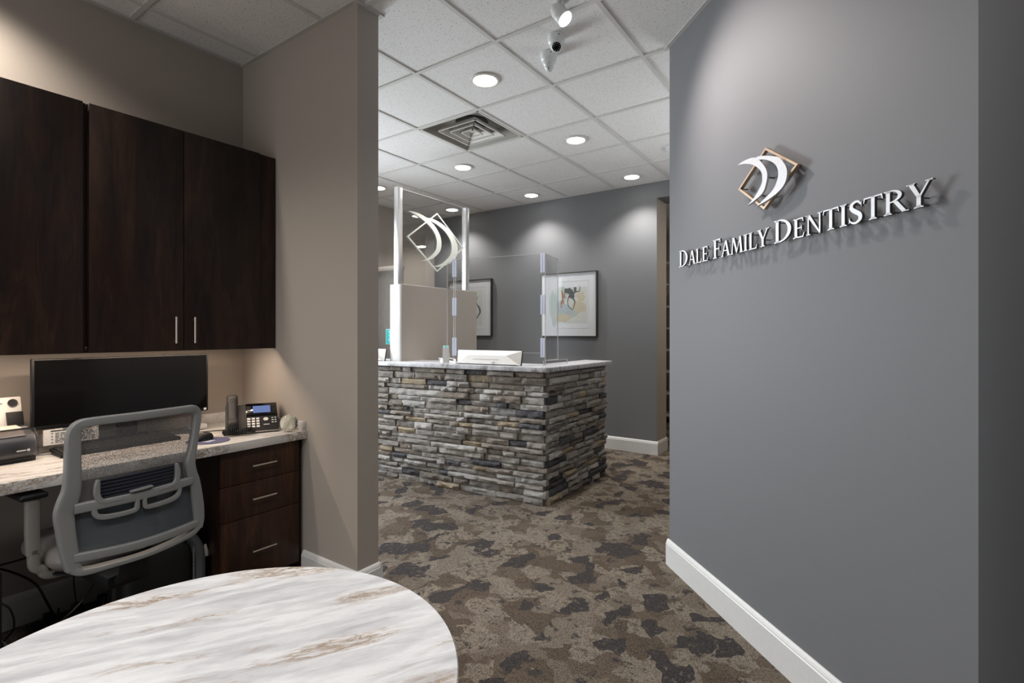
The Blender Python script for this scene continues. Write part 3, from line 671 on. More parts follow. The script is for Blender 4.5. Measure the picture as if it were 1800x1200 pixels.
# ---------------------------------------------------------------- sign on the 45 degree wall
# local frame: x along the wall (s), y into the wall, z up; origin at the wall's left edge, 2.5 cm proud
SG = Matrix.Translation((-.905-.0247, 2.834-.0247, 0)) @ Matrix(((s_, s_, 0, 0), (-s_, s_, 0, 0), (0, 0, 1, 0), (0, 0, 0, 1)))
def glyph(ch):
    """serif capital as (list of polygons, advance); cap height 1"""
    sf = .055; out = []
    def R(x0, y0, x1, y1): out.append([(x0, y0), (x1, y0), (x1, y1), (x0, y1)])
    def stem(x, w_, l=.09, r=.09, y0=0, y1=1, feet='bt'):
        R(x, y0, x+w_, y1)
        if 'b' in feet: R(x-l, y0, x+w_+r, y0+sf*.75); out.append([(x-.04, y0+sf*.7), (x+w_+.04, y0+sf*.7), (x+w_, y0+.10), (x, y0+.10)])
        if 't' in feet: R(x-l, y1-sf*.75, x+w_+r, y1); out.append([(x, y1-.10), (x+w_, y1-.10), (x+w_+.04, y1-sf*.7), (x-.04, y1-sf*.7)])
    def diag(x0, y0, x1, y1, w_): out.append([(x0, y0), (x0+w_, y0), (x1+w_, y1), (x1, y1)])
    def foot(x, w_, y): R(x-.08, y, x+w_+.08, y+sf*.75) if y < .5 else R(x-.08, y-sf*.75, x+w_+.08, y)
    def bowl(x0, yb, yt, xo, th):
        n = 14; cy_ = (yb+yt)/2; ry = (yt-yb)/2
        o_ = [(x0+(xo-x0)*math.sin(PI*k/n), cy_+ry*math.cos(PI*k/n)) for k in range(n+1)]
        i_ = [(x0+(xo-th-x0)*math.sin(PI*k/n), cy_+(ry-.055)*math.cos(PI*k/n)) for k in range(n+1)]
        for k in range(n): out.append([i_[k], i_[k+1], o_[k+1], o_[k]])
    if ch == 'I': stem(.12, .15); adv = .42
    elif ch == 'D': stem(.12, .15, .09, .0); bowl(.26, 0, 1, .92, .17); adv = 1.0
    elif ch == 'L': stem(.12, .15, .09, .06); R(.27, 0, .66, .06); out.append([(.60, .05), (.66, .05), (.72, .24), (.69, .24)]); R(.60, 0, .68, .055); adv = .72
    elif ch in 'EF':
        stem(.12, .15, .09, .06 if ch == 'F' else .0); R(.27, .94, .62, 1); out.append([(.56, .95), (.62, .95), (.64, .79), (.615, .79)]); R(.27, .475, .54, .53); out.append([(.52, .38), (.545, .38), (.545, .62), (.52, .62)])
        if ch == 'E': R(.27, 0, .64, .06); out.append([(.58, .05), (.64, .05), (.70, .24), (.67, .24)])
        adv = .72 if ch == 'E' else .68
    elif ch == 'T': stem(.34, .15, .09, .09, feet='b'); R(.03, .935, .80, 1); out.append([(.03, .94), (.09, .94), (.035, .77), (.005, .77)]); out.append([(.74, .94), (.80, .94), (.825, .77), (.795, .77)]); adv = .83
    elif ch == 'A': diag(.10, 0, .40, 1.0, .075); diag(.66, 0, .385, 1.0, .16); R(.20, .33, .70, .385); foot(.08, .08, 0); foot(.67, .14, 0); adv = .90
    elif ch == 'N': R(.16, 0, .23, .95); out.append([(.10, 1), (.28, 1), (.86, .02), (.82, -.03)]); R(.79, -.02, .86, 1); foot(.16, .07, 0); foot(.78, .09, 1); R(.04, .96, .24, 1); adv = .98
    elif ch == 'M': diag(.12, 0, .22, 1, .07); out.append([(.20, 1), (.36, 1), (.62, .20), (.55, .02)]); out.append([(.55, .02), (.61, .06), (.92, 1), (.85, 1)]); diag(.92, 0, .80, 1, .155); foot(.10, .08, 0); foot(.92, .155, 0); adv = 1.16
    elif ch == 'Y': out.append([(.06, 1), (.24, 1), (.50, .45), (.42, .40), (.36, .44)]); out.append([(.76, 1), (.83, 1), (.50, .42), (.44, .46)]); stem(.36, .15, .09, .09, 0, .47, 'b'); foot(.08, .14, 1); foot(.74, .09, 1); adv = .88
    elif ch == 'R': stem(.12, .15, .09, .07); bowl(.26, .47, 1, .72, .15); out.append([(.38, .50), (.56, .50), (.86, .06), (.94, .0), (.76, .0), (.70, .05)]); R(.72, 0, .97, .04); adv = .88
    elif ch == 'S':
        p_ = cr([(.58, .80, .022), (.48, .945, .045), (.32, .965, .055), (.17, .86, .075), (.17, .69, .085), (.34, .53, .095), (.52, .38, .09), (.56, .20, .08), (.44, .06, .055), (.26, .03, .045), (.10, .14, .03), (.075, .25, .018)], 4)
        for k in range(len(p_)-1):
            q = []
            for a_, sg in ((k, 1), (k+1, 1), (k+1, -1), (k, -1)):
                b0, b1 = p_[max(0, a_-1)], p_[min(len(p_)-1, a_+1)]; d = Vector((b1[0]-b0[0], b1[1]-b0[1])).normalized(); q.append((p_[a_][0]-d.y*p_[a_][2]*sg, p_[a_][1]+d.x*p_[a_][2]*sg))
            out.append(q)
        out.append([(.585, .72), (.61, .72), (.61, .93), (.58, .93)]); out.append([(.04, .06), (.07, .06), (.075, .30), (.045, .30)]); adv = .68
    return out, adv
sign = thing('wall_sign', 'brushed silver raised lettering reading DALE FAMILY DENTISTRY on grey wall', 'sign'); sign.matrix_world = SG
bz = 1.633
for word, s0, s1 in (('DALE', .168, .446), ('FAMILY', .483, .868), ('DENTISTRY', .897, 1.512)):
    adv = [glyph(c_)[1]*(.086 if k == 0 else .0695) for k, c_ in enumerate(word)]; kx = (s1-s0)/sum(adv); x = s0
    for k, c_ in enumerate(word):
        hgt = .086 if k == 0 else .0695; ps, ad_ = glyph(c_); m = MB()
        for q in ps:
            if sum(q[i][0]*q[(i+1) % len(q)][1]-q[(i+1) % len(q)][0]*q[i][1] for i in range(len(q))) < 0: q = q[::-1]
            n = len(q); vs = [(x+a_*hgt*kx, 0, bz+b_*hgt) for a_, b_ in q]+[(x+a_*hgt*kx, .0095, bz+b_*hgt) for a_, b_ in q]
            m.cur = 0; m.add(vs, [tuple(range(n))]); m.cur = 1; m.add(vs, [tuple(range(2*n-1, n-1, -1))]+[(i, n+i, n+(i+1) % n, (i+1) % n) for i in range(n)])
        lt_ = m.build('letter', ['brushed_silver', 'silver_side'], sign); tag(lt_, 'raised silver letter '+c_)
        for dx, dz in ((.22, .12), (.22, .88)) if c_ not in 'YT' else ((.42, .12), (.42, .88 if c_ == 'T' else .4)):
            m = MB(); m.lathe([(.0022, .009), (.0022, .034)], 8, Matrix.Translation((x+dx*hgt*kx, 0, bz+dz*hgt)) @ Matrix.Rotation(-PI/2, 4, 'X')); m.build('standoff_pin', 'silver_side', lt_)
        x += adv[k]*kx
# emblem
em = thing('wall_emblem', 'silver double crescent over a copper diamond outline above the lettering', 'emblem'); em.matrix_world = SG
ER = [(.8487, 2.02), (1.0236, 1.8985), (.8385, 1.7792), (.6736, 1.9031)]
EA = [(.6833,2.0027),(.7125,2.0074),(.773,2.0039),(.8111,1.9885),(.8487,1.9508),(.8703,1.913),(.863,1.8718),(.8351,1.8384),(.7493,1.8153)]
EAi = [(.7333,1.9928),(.7849,1.9714),(.8304,1.9347),(.8413,1.9022),(.8341,1.8751),(.7963,1.8412)]
EB = [(.790,1.9870),(.8118,1.9957),(.863,1.9821),(.929,1.9549),(.9619,1.9234),(.9798,1.8904),(.9747,1.8537),(.9455,1.8273),(.8843,1.8087),(.8075,1.7988)]
EBi = [(.8487,1.9725),(.8914,1.951),(.9222,1.9245),(.9339,1.8934),(.9256,1.8631),(.9017,1.837),(.8553,1.8161)]
I4 = Matrix.Identity(4)
m = MB(); frame4(m, ER, .0085, Matrix.Translation((0, .017, 0)), .016); m.build('diamond_frame', 'copper_frame', em)
m = MB(); crescent(m, EA, EAi, Matrix.Translation((0, .001, 0)), .0085); m.build('crescent', 'brushed_silver', em)
m = MB(); crescent(m, EB, EBi, I4, .0085); m.build('crescent', 'brushed_silver', em)
for a_, b_ in ((.855, 1.90), (.955, 1.89), (.80, 1.845), (.87, 1.82), (.69, 1.90), (1.0, 1.90)):
    m = MB(); m.lathe([(.003, .001), (.003, .034)], 8, Matrix.Translation((a_, 0, b_)) @ Matrix.Rotation(-PI/2, 4, 'X')); m.build('standoff_pin', 'silver_side', em)

# ---------------------------------------------------------------- round table
TX, TY = -.865, .369
tb = thing('round_table', 'round white marble-look table in the foreground', 'table', (TX, TY, 0))
m = MB(); m.lathe([(.405, .708), (.413, .712), (.413, .737), (.411, .740)], 128); m.build('tabletop', 'table_laminate', tb, smooth=True, ang=30)
m = MB(); m.lathe([(.03, .028), (.03, .70), (.10, .701), (.10, .708)], 24); m.build('pedestal', 'black_plastic', tb, smooth=True)
m = MB(); m.lathe([(.26, 0), (.26, .012), (.10, .022), (.03, .028)], 48); m.build('base_plate', 'black_plastic', tb, smooth=True)

# ---------------------------------------------------------------- wall cabinets
XD, CB, CTp = -2.711, 1.207, 2.268
def bar_handle(m, p0, p1, n, r=.005, off=.028):
    p0, p1, n = Vector(p0), Vector(p1), Vector(n); d = (p1-p0).normalized()
    m.tube([p0-d*.012+n*off, p1+d*.012+n*off], r, 10)
    for q in (p0, p1): m.tube([q, q+n*off], r*.8, 8)
def wall_cabinet(y0, y1, doors, label, filler=None):
    o = thing('wall_cabinet', label, 'cabinet', (XL, y0, CB)); W = y1-y0; D = XD-.019-XL; Hh = CTp-CB
    m = MB(); m.box((.0, .001, 0), (D, .018, Hh)); m.box((0, W-.018, 0), (D, W-.001, Hh)); m.box((0, .018, Hh-.018), (D, W-.018, Hh)); m.box((0, .018, .045), (D, W-.018, .063)); m.box((D-.018, .018, .030), (D, W-.018, .048)); m.build('carcass', 'walnut', o)
    for a_, b_, hy in doors:
        dr = box('door', (D+.001, a_-y0+.0015, -.0), (D+.020, b_-y0-.0015, Hh), 'walnut', o, bevel=.0012)
        if hy:
            m = MB(); bar_handle(m, (D+.020, hy-y0, .048), (D+.020, hy-y0, .150), (1, 0, 0), .0045, .026); m.build('handle', 'nickel', dr, smooth=True)
    if filler: box('filler_strip', (D-.012, filler[0]-y0, 0), (D+.006, filler[1]-y0, Hh), 'walnut', o)
    return o
wall_cabinet(.745, 1.5895, [(.748, 1.115, 1.073), (1.115, 1.492, 1.155)], 'dark walnut double-door wall cabinet with bar handles beside the wing wall', (1.494, 1.588))
wall_cabinet(-.11, .7445, [(-.108, .314, .27), (.314, .730, None)], 'dark walnut wall cabinet at the left edge, no handles in view')

# ---------------------------------------------------------------- built-in desk in the nook
dk_ = thing('built_in_desk', 'marble-look laminate worktop with a low backsplash under the wall cabinets', 'desk', (XL, 0, 0))
DT = .778
m = MB(); m.box((0.001, -1.6, .736), (.654, YW0-.001, DT)); m.build('worktop', 'desk_laminate', dk_, bevel=.002)
m = MB(); m.box((.001, -1.6, DT), (.020, YW0-.001, .833)); m.build('backsplash', 'desk_laminate', dk_, bevel=.001)
m = MB(); m.box((.021, YW0-.019, DT), (.640, YW0-.001, .824)); m.build('backsplash', 'desk_laminate', dk_, bevel=.001)
dc = thing('drawer_cabinet', 'dark walnut three-drawer cabinet under the worktop', 'cabinet', (-2.455, 1.163, 0))
box('carcass', (-.60, 0, .09), (-.020, .400, .734), 'walnut', dc); box('toe_kick', (-.60, .01, 0), (-.07, .39, .09), 'matte_black', dc); box('filler_strip', (-.05, .400, .0), (-.024, .425, .734), 'walnut', dc)
for z0, z1, hz in ((.572, .732, .650), (.404, .569, .489), (.092, .401, .236)):
    dr = box('drawer', (-.019, .0015, z0), (0, .3985, z1), 'walnut_warm', dc, bevel=.001)
    m = MB(); bar_handle(m, (0, .150, hz), (0, .248, hz), (1, 0, 0), .0045, .026); m.build('handle', 'nickel', dr, smooth=True)

# black wide monitor
mo = thing('desktop_monitor', 'wide black desktop monitor on the nook desk', 'monitor', (-2.87, .945, DT))
box('bezel', (-.012, -.347, .106), (.014, .347, .405), 'black_plastic', mo, bevel=.003); box('screen', (.0135, -.338, .122), (.0150, .338, .398), 'screen_black', mo)
box('neck', (-.04, -.04, .01), (-.012, .04, .25), 'black_plastic', mo, bevel=.003)
m = MB(); m.prism([(-.155, -.13), (-.008, -.10), (-.008, .10), (-.155, .13)], 0.001, .012); m.build('stand_base', 'black_plastic', mo, bevel=.003)
box('sticker', (.0142, .325, .111), (.0152, .337, .122), 'paper_white', mo); box('badge', (.0142, -.09, .108), (.0150, -.02, .119), 'nickel', mo)
nc = thing('note_card', 'white instruction card with printed lines hanging below the black monitor', 'card', (-2.84, .725, .847))
box('card', (-.0012, -.094, -.030), (.0008, .094, .036), 'paper_white', nc)
m = MB(); random.seed(5); m.box((.0008, -.07, .026), (.0014, .07, .031))
for k in range(7):
    zz = .018-.0065*k
    if k % 2 == 0: m.box((.0008, -.068, zz-.001), (.0014, -.062, zz+.002))
    y = -.055
    while y < .07: l_ = random.uniform(.006, .018); m.box((.0008, y, zz-.0014), (.0014, min(y+l_, .08), zz+.0014)); y += l_+.004
m.build('printed_lines', 'ink', nc); box('tape', (-.0012, -.03, .034), (.0016, .09, .046), 'clear_cover', nc)

# keyboard
kb = thing('keyboard', 'black keyboard lying in front of the black monitor', 'keyboard', (-2.79, .88, DT), math.radians(1))
M = Matrix.Rotation(math.radians(3), 4, 'Y')
m = MB(); m.box((-.075, -.225, .0045), (.075, .225, .018), M); m.build('case', 'black_plastic', kb, bevel=.003)
m = MB()
for r in range(6):
    y = -.215
    while y < .20:
        wk = .0165 if not (r == 5 and -.12 < y < 0) else .10
        m.box((-.066+r*.0222, y, .018), (-.066+r*.0222+.0175, y+wk, .0225), M); y += wk+.0028
ks = m.build('keys', 'phone_black', kb); ks['kind'] = 'stuff'
# mouse pad and mouse
mp_ = thing('mouse_pad', 'oval dark purple mouse pad with a pale print', 'mouse pad', (-2.575, 1.165, DT), .55)
m = MB(); m.lathe([(1, 0), (1, .003)], 40, Matrix.Diagonal((.095, .082, 1, 1))); m.build('pad', 'pad_purple', mp_)
m = MB(); m.box((-.01, -.035, .003), (.03, .01, .0034)); m.build('pad_print', 'hinge_clip', mp_)
mu_ = thing('computer_mouse', 'black computer mouse on the purple mouse pad', 'mouse', (-2.597, 1.158, DT+.003), .35)
m = MB(); prof = [(0.9, 0), (1, .008), (.97, .016), (.84, .026), (.6, .033), (.3, .0365), (.02, .0375)]; m.lathe(prof, 28, Matrix.Diagonal((.030, .044, 1, 1))); m.build('mouse_body', 'black_plastic', mu_, smooth=True, ang=60)
m = MB(); m.tube([(-.018, -.012, .0325), (-.006, -.016, .0372), (.010, -.016, .0365)], .0012, 6); m.build('scroll_seam', 'nickel', mu_)
# adapter
ad2 = thing('white_adapter', 'small rounded white adapter box behind the mouse pad', 'adapter', (-2.93, 1.265, DT), .1)
m = MB(); m.box((-.03, -.04, 0), (.03, .045, .030)); m.build('adapter_body', 'white_shell', ad2, bevel=.010, seg=3)

# phone
ph = thing('desk_phone', 'black office desk phone with blue screen and handset', 'phone', (-2.665, 1.442, DT), math.radians(-26))
# local: x toward the user, y to the right as seen by the user
def phM(x, z, a): return Matrix.Translation((x, 0, z)) @ Matrix.Rotation(a, 4, 'Y')
F = phM(.105, .012, math.radians(33))      # face plane rises away from the user; local -x runs up the face
m = MB(); m.prism([(-.09, 0), (.105, 0), (.108, .014), (-.055, .128), (-.075, .128)], -.140, .105, Matrix(((1,0,0,0),(0,0,1,0),(0,1,0,0),(0,0,0,1)))); m.build('phone_body', 'phone_black', ph, bevel=.003)
box('front_strip', (.100, -.065, .006), (.1095, .105, .0125), 'nickel', ph)
th_ = math.atan2(.114, .163); FM = Matrix.Translation((.108, 0, .0145)) @ Matrix.Rotation(th_, 4, 'Y')   # +z is the face normal, -x up the slope
fp = MB(); fp.box((-.199, -.045, .0005), (-.108, .104, .006), FM); dp = fp.build('display_panel', 'screen_black', ph, bevel=.001)
fp = MB(); fp.box((-.178, -.012, .006), (-.125, .072, .0066), FM); fp.build('screen', 'phone_screen', dp)
fp = MB()
for k in range(5):
    fp.box((-.176+k*.011, -.040, .006), (-.170+k*.011, -.022, .0072), FM); fp.box((-.176+k*.011, .080, .006), (-.170+k*.011, .098, .0072), FM)
fp.build('line_key', 'phone_black', dp)
for r in range(4):
    for c_ in range(3):
        fp = MB(); fp.box((-.090+r*.019, -.040+c_*.021, .0004), (-.0785+r*.019, -.0255+c_*.021, .004), FM); fp.build('number_key', 'key_white', ph)
fp = MB(); fp.lathe([(.012, 0), (.012, .0035), (.0075, .0035), (.007, .002)], 20, FM @ Matrix.Translation((-.078, .047, 0))); fp.build('navigation_key', 'key_white', ph)
fp = MB()
for r in range(3):
    for c_ in range(2): fp.box((-.088+r*.017, .074+c_*.014, .0004), (-.083+r*.017, .083+c_*.014, .003), FM)
fp.box((-.040, .035, .0004), (-.036, .062, .0025), FM); fp.build('function_key', 'key_white', ph)
hs = MB(); hs.sweep([FM @ Vector(q) for q in cr([(-.222, -.108, .030), (-.200, -.108, .046), (-.16, -.108, .036), (-.10, -.108, .028), (-.05, -.108, .029), (-.015, -.108, .038), (.006, -.108, .028)], 4)], [.018]+[.027]*7+[.023]*9+[.026]*7+[.018], [.012]*3+[.019]*19+[.012]*3, (0, 0, 1)); h_ = hs.build('handset', 'phone_black', ph, smooth=True, ang=60)
cd = MB(); pts = [(.104-.02*math.sin(k*.12), -.10+.0022*k, .020+.012*abs(math.sin(k*.06))) for k in range(50)]
cd.tube([(.134+.013*math.cos(k*.9)+.006*math.sin(k*.11), -.150+.0013*k, .0168+.013*math.sin(k*.9)+.010*abs(math.sin(k*.057))) for k in range(110)], .0036, 6); cd.build('coiled_cord', 'cable_black', ph, smooth=True)
# glass ball
gb = thing('glass_paperweight', 'clear swirled glass ball paperweight beside the phone', 'paperweight', (-2.475, 1.518, DT))
m = MB(); m.lathe([(.012, .0005)]+[(.045*math.sin(a), .045-.045*math.cos(a)) for a in [.35+.15*k for k in range(19)]], 32); m.build('glass_sphere', 'glass_ball', gb, smooth=True, ang=80)
m = MB(); random.seed(9)
for k in range(9):
    a = random.random()*6.28; pts = [(.030*math.sin(t_*.5+a)*math.cos(t_+a), .030*math.sin(t_*.5+a)*math.sin(t_+a), .045+.026*math.sin(t_*1.3+a*2)) for t_ in [i*.4 for i in range(14)]]
    m.tube(pts, .0009, 5)
m.build('glass_swirls', 'glass_swirl', gb, smooth=True)

# scanner (paper feeder)
sn = thing('document_scanner', 'grey document scanner with pale upright paper tray at left edge', 'scanner', (-2.855, .44, DT), math.radians(4))
YZ = Matrix(((1,0,0,0),(0,0,1,0),(0,1,0,0),(0,0,0,1)))   # prism drawn in x,z and pushed along y
m = MB(); m.prism([(-.085, .020), (.090, .020), (.098, .030), (.096, .075), (.082, .100), (.050, .120), (-.020, .128), (-.085, .110)], -.155, .150, YZ); m.build('scanner_body', 'scanner_grey', sn, bevel=.004)
m = MB(); m.prism([(-.090, 0), (.098, 0), (.104, .018), (-.090, .018)], -.150, .146, YZ); m.build('scanner_foot', 'matte_black', sn, bevel=.002)
m = MB(); m.prism([(.060, .128), (.088, .106), (.106, .080), (.109, .022), (.112, .022), (.110, .082), (.092, .109), (.062, .131)], -.150, .152, YZ); m.build('clear_cover', 'clear_cover', sn)
m = MB(); m.prism([(-.03, .130), (.058, .122), (.082, .102), (.0845, .104), (.060, .1255), (-.03, .134)], -.15, .120, YZ); m.build('output_cover', 'scanner_tray', sn)
m = MB(); m.prism([(-.062, .105), (-.050, .105), (-.085, .245), (-.097, .245)], -.14, .150, YZ); tr_ = m.build('paper_tray', 'paper_white', sn, bevel=.003)
m = MB(); m.prism([(-.048, .130), (-.040, .130), (-.058, .185), (-.066, .185)], .098, .150, YZ); m.build('paper_guide', 'phone_black', sn, bevel=.001)
m = MB(); TM = Matrix.Translation((-.0745, .122, .222)) @ Matrix.Rotation(math.radians(76), 4, 'Y')
m.lathe([(.016, 0), (.016, .0012), (.0135, .0012), (.0135, 0)], 24, TM); m.box((-.002, -.062, 0), (.001, -.032, .0012), TM); m.build('tray_marks', 'ink', tr_)
m = MB(); [m.box((-.0445, -.10+.016*k, .142), (-.0435, -.0985+.016*k, .158)) for k in range(11)]; m.build('size_marks', 'ink', tr_)
m = MB(); m.box((.1125, .085, .046), (.1132, .112, .050)); m.lathe([(.0050, 0), (.0050, .0008), (.0036, .0008), (.0036, 0)], 16, Matrix.Translation((.1125, .120, .048)) @ Matrix.Rotation(PI/2, 4, 'Y')); m.build('white_mark', 'paper_white', sn)

# ---------------------------------------------------------------- office chair
BX, BY = -2.2, .752; FW = Vector((-.9958, -.0924, 0)); UU = Vector((-.0924, .9957, 0)); CO = .165
ch = thing('office_chair', 'grey mesh-back office chair seen from behind at the nook desk', 'chair', (BX+FW.x*CO, BY+FW.y*CO, 0), math.atan2(FW.y, FW.x))
def cl(u, z, df=0):
    lean = -.10*max(0, z-.72)*0; return (-CO+df+.55*u*u-.01, -u, z)
def path(pts, df=0): return [cl(p_[0], p_[1], df) for p_ in pts]
def rail(m, pts, depth, df=0, e=.34):
    """pts: (u, z, half width)"""
    q = cr(pts, 6); m.sweep([cl(p_[0], p_[1], df) for p_ in q], [p_[2] for p_ in q], depth, (1, 0, 0), e=e, n=16)
m = MB()
ringL = [(-.040, .989, .0145), (-.135, .988, .0145), (-.172, .981, .016), (-.188, .955, .019), (-.190, .900, .021), (-.191, .820, .0225), (-.194, .765, .025), (-.204, .725, .028), (-.212, .690, .027), (-.209, .640, .025), (-.203, .585, .024), (-.196, .535, .023), (-.189, .500, .021)]
ringR = [(.040, .9895, .0145), (.170, .989, .0145), (.203, .985, .015), (.216, .960, .014), (.210, .900, .0125), (.198, .830, .0135), (.186, .775, .0175), (.190, .735, .020), (.202, .695, .021), (.213, .640, .021), (.221, .585, .021), (.224, .535, .019), (.218, .503, .017)]
top = [(-.040, .989, .0145), (.0, .989, .0145), (.040, .9895, .0145)]
rail(m, ringL[::-1]+top[1:2]+ringR, .016)
m.build('back_frame', 'grey_plastic', ch, smooth=True, ang=28)
m = MB(); rail(m, [(-.188, .701, .017), (-.10, .700, .0165), (0, .699, .0165), (.10, .700, .0165), (.190, .703, .015)], .014, -.003); m.build('middle_rail', 'grey_plastic', ch, smooth=True, ang=28)
m = MB(); rail(m, [(-.190, .536, .0150), (-.10, .527, .0150), (0, .520, .0150), (.10, .519, .0145), (.216, .523, .013)], .012, -.004); m.build('lower_rail', 'grey_plastic', ch, smooth=True, ang=28)
m = MB(); rail(m, [(-.195, .505, .017), (-.165, .482, .012), (-.08, .477, .009), (.02, .474, .008), (.12, .480, .009), (.19, .490, .011), (.218, .508, .014)], .020, .004); m.build('bottom_lip', 'grey_plastic', ch, smooth=True, ang=26)
def cloth(name, rows, mat, df=.002):
    m = MB(); vs = []; n = 12
    for z, u0, u1 in rows:
        for k in range(n+1): vs.append(cl(u0+(u1-u0)*k/n, z, df))
    fs = [(r*(n+1)+k, r*(n+1)+k+1, (r+1)*(n+1)+k+1, (r+1)*(n+1)+k) for r in range(len(rows)-1) for k in range(n)]
    m.add(vs, fs); m.build(name, mat, ch, smooth=True, ang=80)
cloth('mesh_back', [(.985, -.165, .20), (.94, -.178, .205), (.86, -.178, .193), (.78, -.178, .174), (.70, -.188, .18)], 'chair_mesh')
cloth('lower_mesh', [(.70, -.198, .19), (.62, -.192, .203), (.53, -.182, .212)], 'chair_mesh_low', .004)
# lumbar support: ribbed pad with two bracket arms, hooked below the middle rail
m = MB()
vs = []; rows = 22; n = 10
for r in range(rows+1):
    z = .716+.068*r/rows; rib = .004*(1 if (r % 4) < 2 else 0)
    for k in range(n+1): u = -.118+.236*k/n; vs.append(cl(u, z+.010*(u/.118)**2*0, -.004-rib))
m.add(vs, [(r*(n+1)+k, r*(n+1)+k+1, (r+1)*(n+1)+k+1, (r+1)*(n+1)+k) for r in range(rows) for k in range(n)])
m.build('lumbar_pad', 'rib_navy', ch)
for sd in (-1, 1):
    m = MB(); rail(m, [(sd*.127, .786, .004), (sd*.130, .765, .008), (sd*.129, .730, .009), (sd*.112, .708, .008), (sd*.06, .704, .004)], .008, -.010); m.build('lumbar_bracket', 'grey_plastic', ch, smooth=True, ang=26)
    m = MB(); rail(m, [(sd*.012, .696, .007), (sd*.012, .668, .007), (sd*.02, .652, .008), (sd*.07, .650, .0085), (sd*.115, .655, .009), (sd*.134, .668, .008), (sd*.138, .690, .007)], .007, -.010); m.build('lumbar_hook', 'grey_plastic', ch, smooth=True, ang=28)
m = MB(); rail(m, [(-.035, .723, .003), (.0, .724, .004), (.035, .726, .003)], .010, -.014); m.build('lumbar_grip', 'grey_plastic', ch, smooth=True)
# seat
def slab(pts, z0, z1, dome): 
    m = MB(); n = len(pts); rings = []
    for s, z in ((.90, z0), (1.0, z0+(z1-z0)*.35), (1.0, z0+(z1-z0)*.6), (.94, z1-.006), (.80, z1), (.4, z1+dome), (.02, z1+dome)): rings.append([(.20+(x-.20)*s, y*s, z) for x, y in pts])
    vs = [q for r in rings for q in r]; fs = [(r*n+k, r*n+(k+1) % n, (r+1)*n+(k+1) % n, (r+1)*n+k) for r in range(len(rings)-1) for k in range(n)]
    fs.append(tuple(range(n))[::-1]); fs.append(tuple((len(rings)-1)*n+k for k in range(n))); m.add(vs, fs); return m
sq = [(.20+.215*math.copysign(abs(math.cos(a))**.55, math.cos(a)), .185*math.copysign(abs(math.sin(a))**.55, math.sin(a))) for a in [2*PI*k/40 for k in range(40)]]
slab(sq, .425, .500, .006).build('seat', 'seat_grey', ch, smooth=True, ang=70)
slab([(.20+(x-.20)*.93, y*.93) for x, y in sq], .405, .428, 0).build('seat_shell', 'black_plastic', ch, smooth=True, ang=50)
box('tilt_mechanism', (-.10, -.07, .355), (.14, .07, .405), 'black_plastic', ch, bevel=.008)
m = MB(); m.sweep(cr([(-.05, 0, .375), (-.10, 0, .382), (-.135, 0, .40), (-.150, 0, .44), (-.152, 0, .475)], 5), .02, .05, (0, 1, 0)); m.build('back_bracket', 'black_plastic', ch, smooth=True)
m = MB(); m.lathe([(.025, .055), (.025, .17), (.028, .175), (.028, .245), (.025, .248), (.0145, .25), (.0145, .36)], 24); m.build('gas_column', 'black_plastic', ch, smooth=True)
for k in range(5):
    a = math.radians(72*k-14); d = Vector((math.cos(a), math.sin(a), 0)); m = MB()
    m.sweep([d*.02+Vector((0, 0, .115)), d*.10+Vector((0, 0, .110)), d*.20+Vector((0, 0, .095)), d*.27+Vector((0, 0, .082))], [.028, .024, .020, .016], [.018, .016, .013, .010], (0, 0, 1)); lg = m.build('base_leg', 'black_plastic', ch, smooth=True)
    m = MB(); q = d*.265; sd = Vector((-d.y, d.x, 0))
    for s in (-1, 1): m.lathe([(.024, -.007), (.026, 0), (.024, .007)], 18, Matrix.Translation(q+sd*.013*s+Vector((0, 0, .0265))) @ Matrix.Rotation(a, 4, 'Z') @ Matrix.Rotation(PI/2, 4, 'X'))
    m.box((-.006, -.006, .03), (.006, .006, .085), Matrix.Translation(q)); m.build('caster', 'matte_black', lg, smooth=True)
for sd in (-1, 1):      # local y: +1 is the chair's left, the photograph's left
    m = MB(); ys = lambda u: sd*u
    m.sweep(cr([(.10, ys(.08), .405), (.10, ys(.17), .415), (.10, ys(.190), .440), (.10, ys(.208), .455), (.10, ys(.212), .49), (.10, ys(.212), .52)], 5), .016, .018, (1, 0, 0)); ap = m.build('arm_bracket', 'arm_plastic', ch, smooth=True)
    m = MB(); m.sweep([(.10, ys(.212), .505), (.10, ys(.215), .58), (.10, ys(.215), .700)], .020, .018, (1, 0, 0)); m.build('arm_post', 'arm_plastic', ch, smooth=True)
    m = MB(); m.box((.075, ys(.215)-.040, .700), (.31, ys(.215)+.040, .722)); m.build('arm_pad', 'black_plastic', ch, bevel=.010, seg=3)

# ---------------------------------------------------------------- things under the desk
bg = thing('padded_bag', 'black bag with grey stitched side panel and white tag beside the drawers', 'bag', (-2.66, .975, 0), math.radians(3))
bg.scale = (1, 1, .84)
sqb = lambda a_, b_, e, n=36: [(a_*math.copysign(abs(math.cos(t_))**e, math.cos(t_)), b_*math.copysign(abs(math.sin(t_))**e, math.sin(t_))) for t_ in [2*PI*k/n for k in range(n)]]
m = MB(); vs = []; prof = [(.80, .003), (.98, .03), (1.0, .12), (1.0, .30), (.97, .37), (.86, .42), (.60, .445), (.05, .45)]; base_ = sqb(.115, .150, .45); n = len(base_)
for s, z in prof: vs += [(x*s, y*s-.012, z) for x, y in base_]
m.add(vs, [(r*n+k, r*n+(k+1) % n, (r+1)*n+(k+1) % n, (r+1)*n+k) for r in range(len(prof)-1) for k in range(n)]+[tuple(range(n))[::-1], tuple((len(prof)-1)*n+k for k in range(n))]); m.build('bag_body', 'matte_black', bg, smooth=True, ang=60)
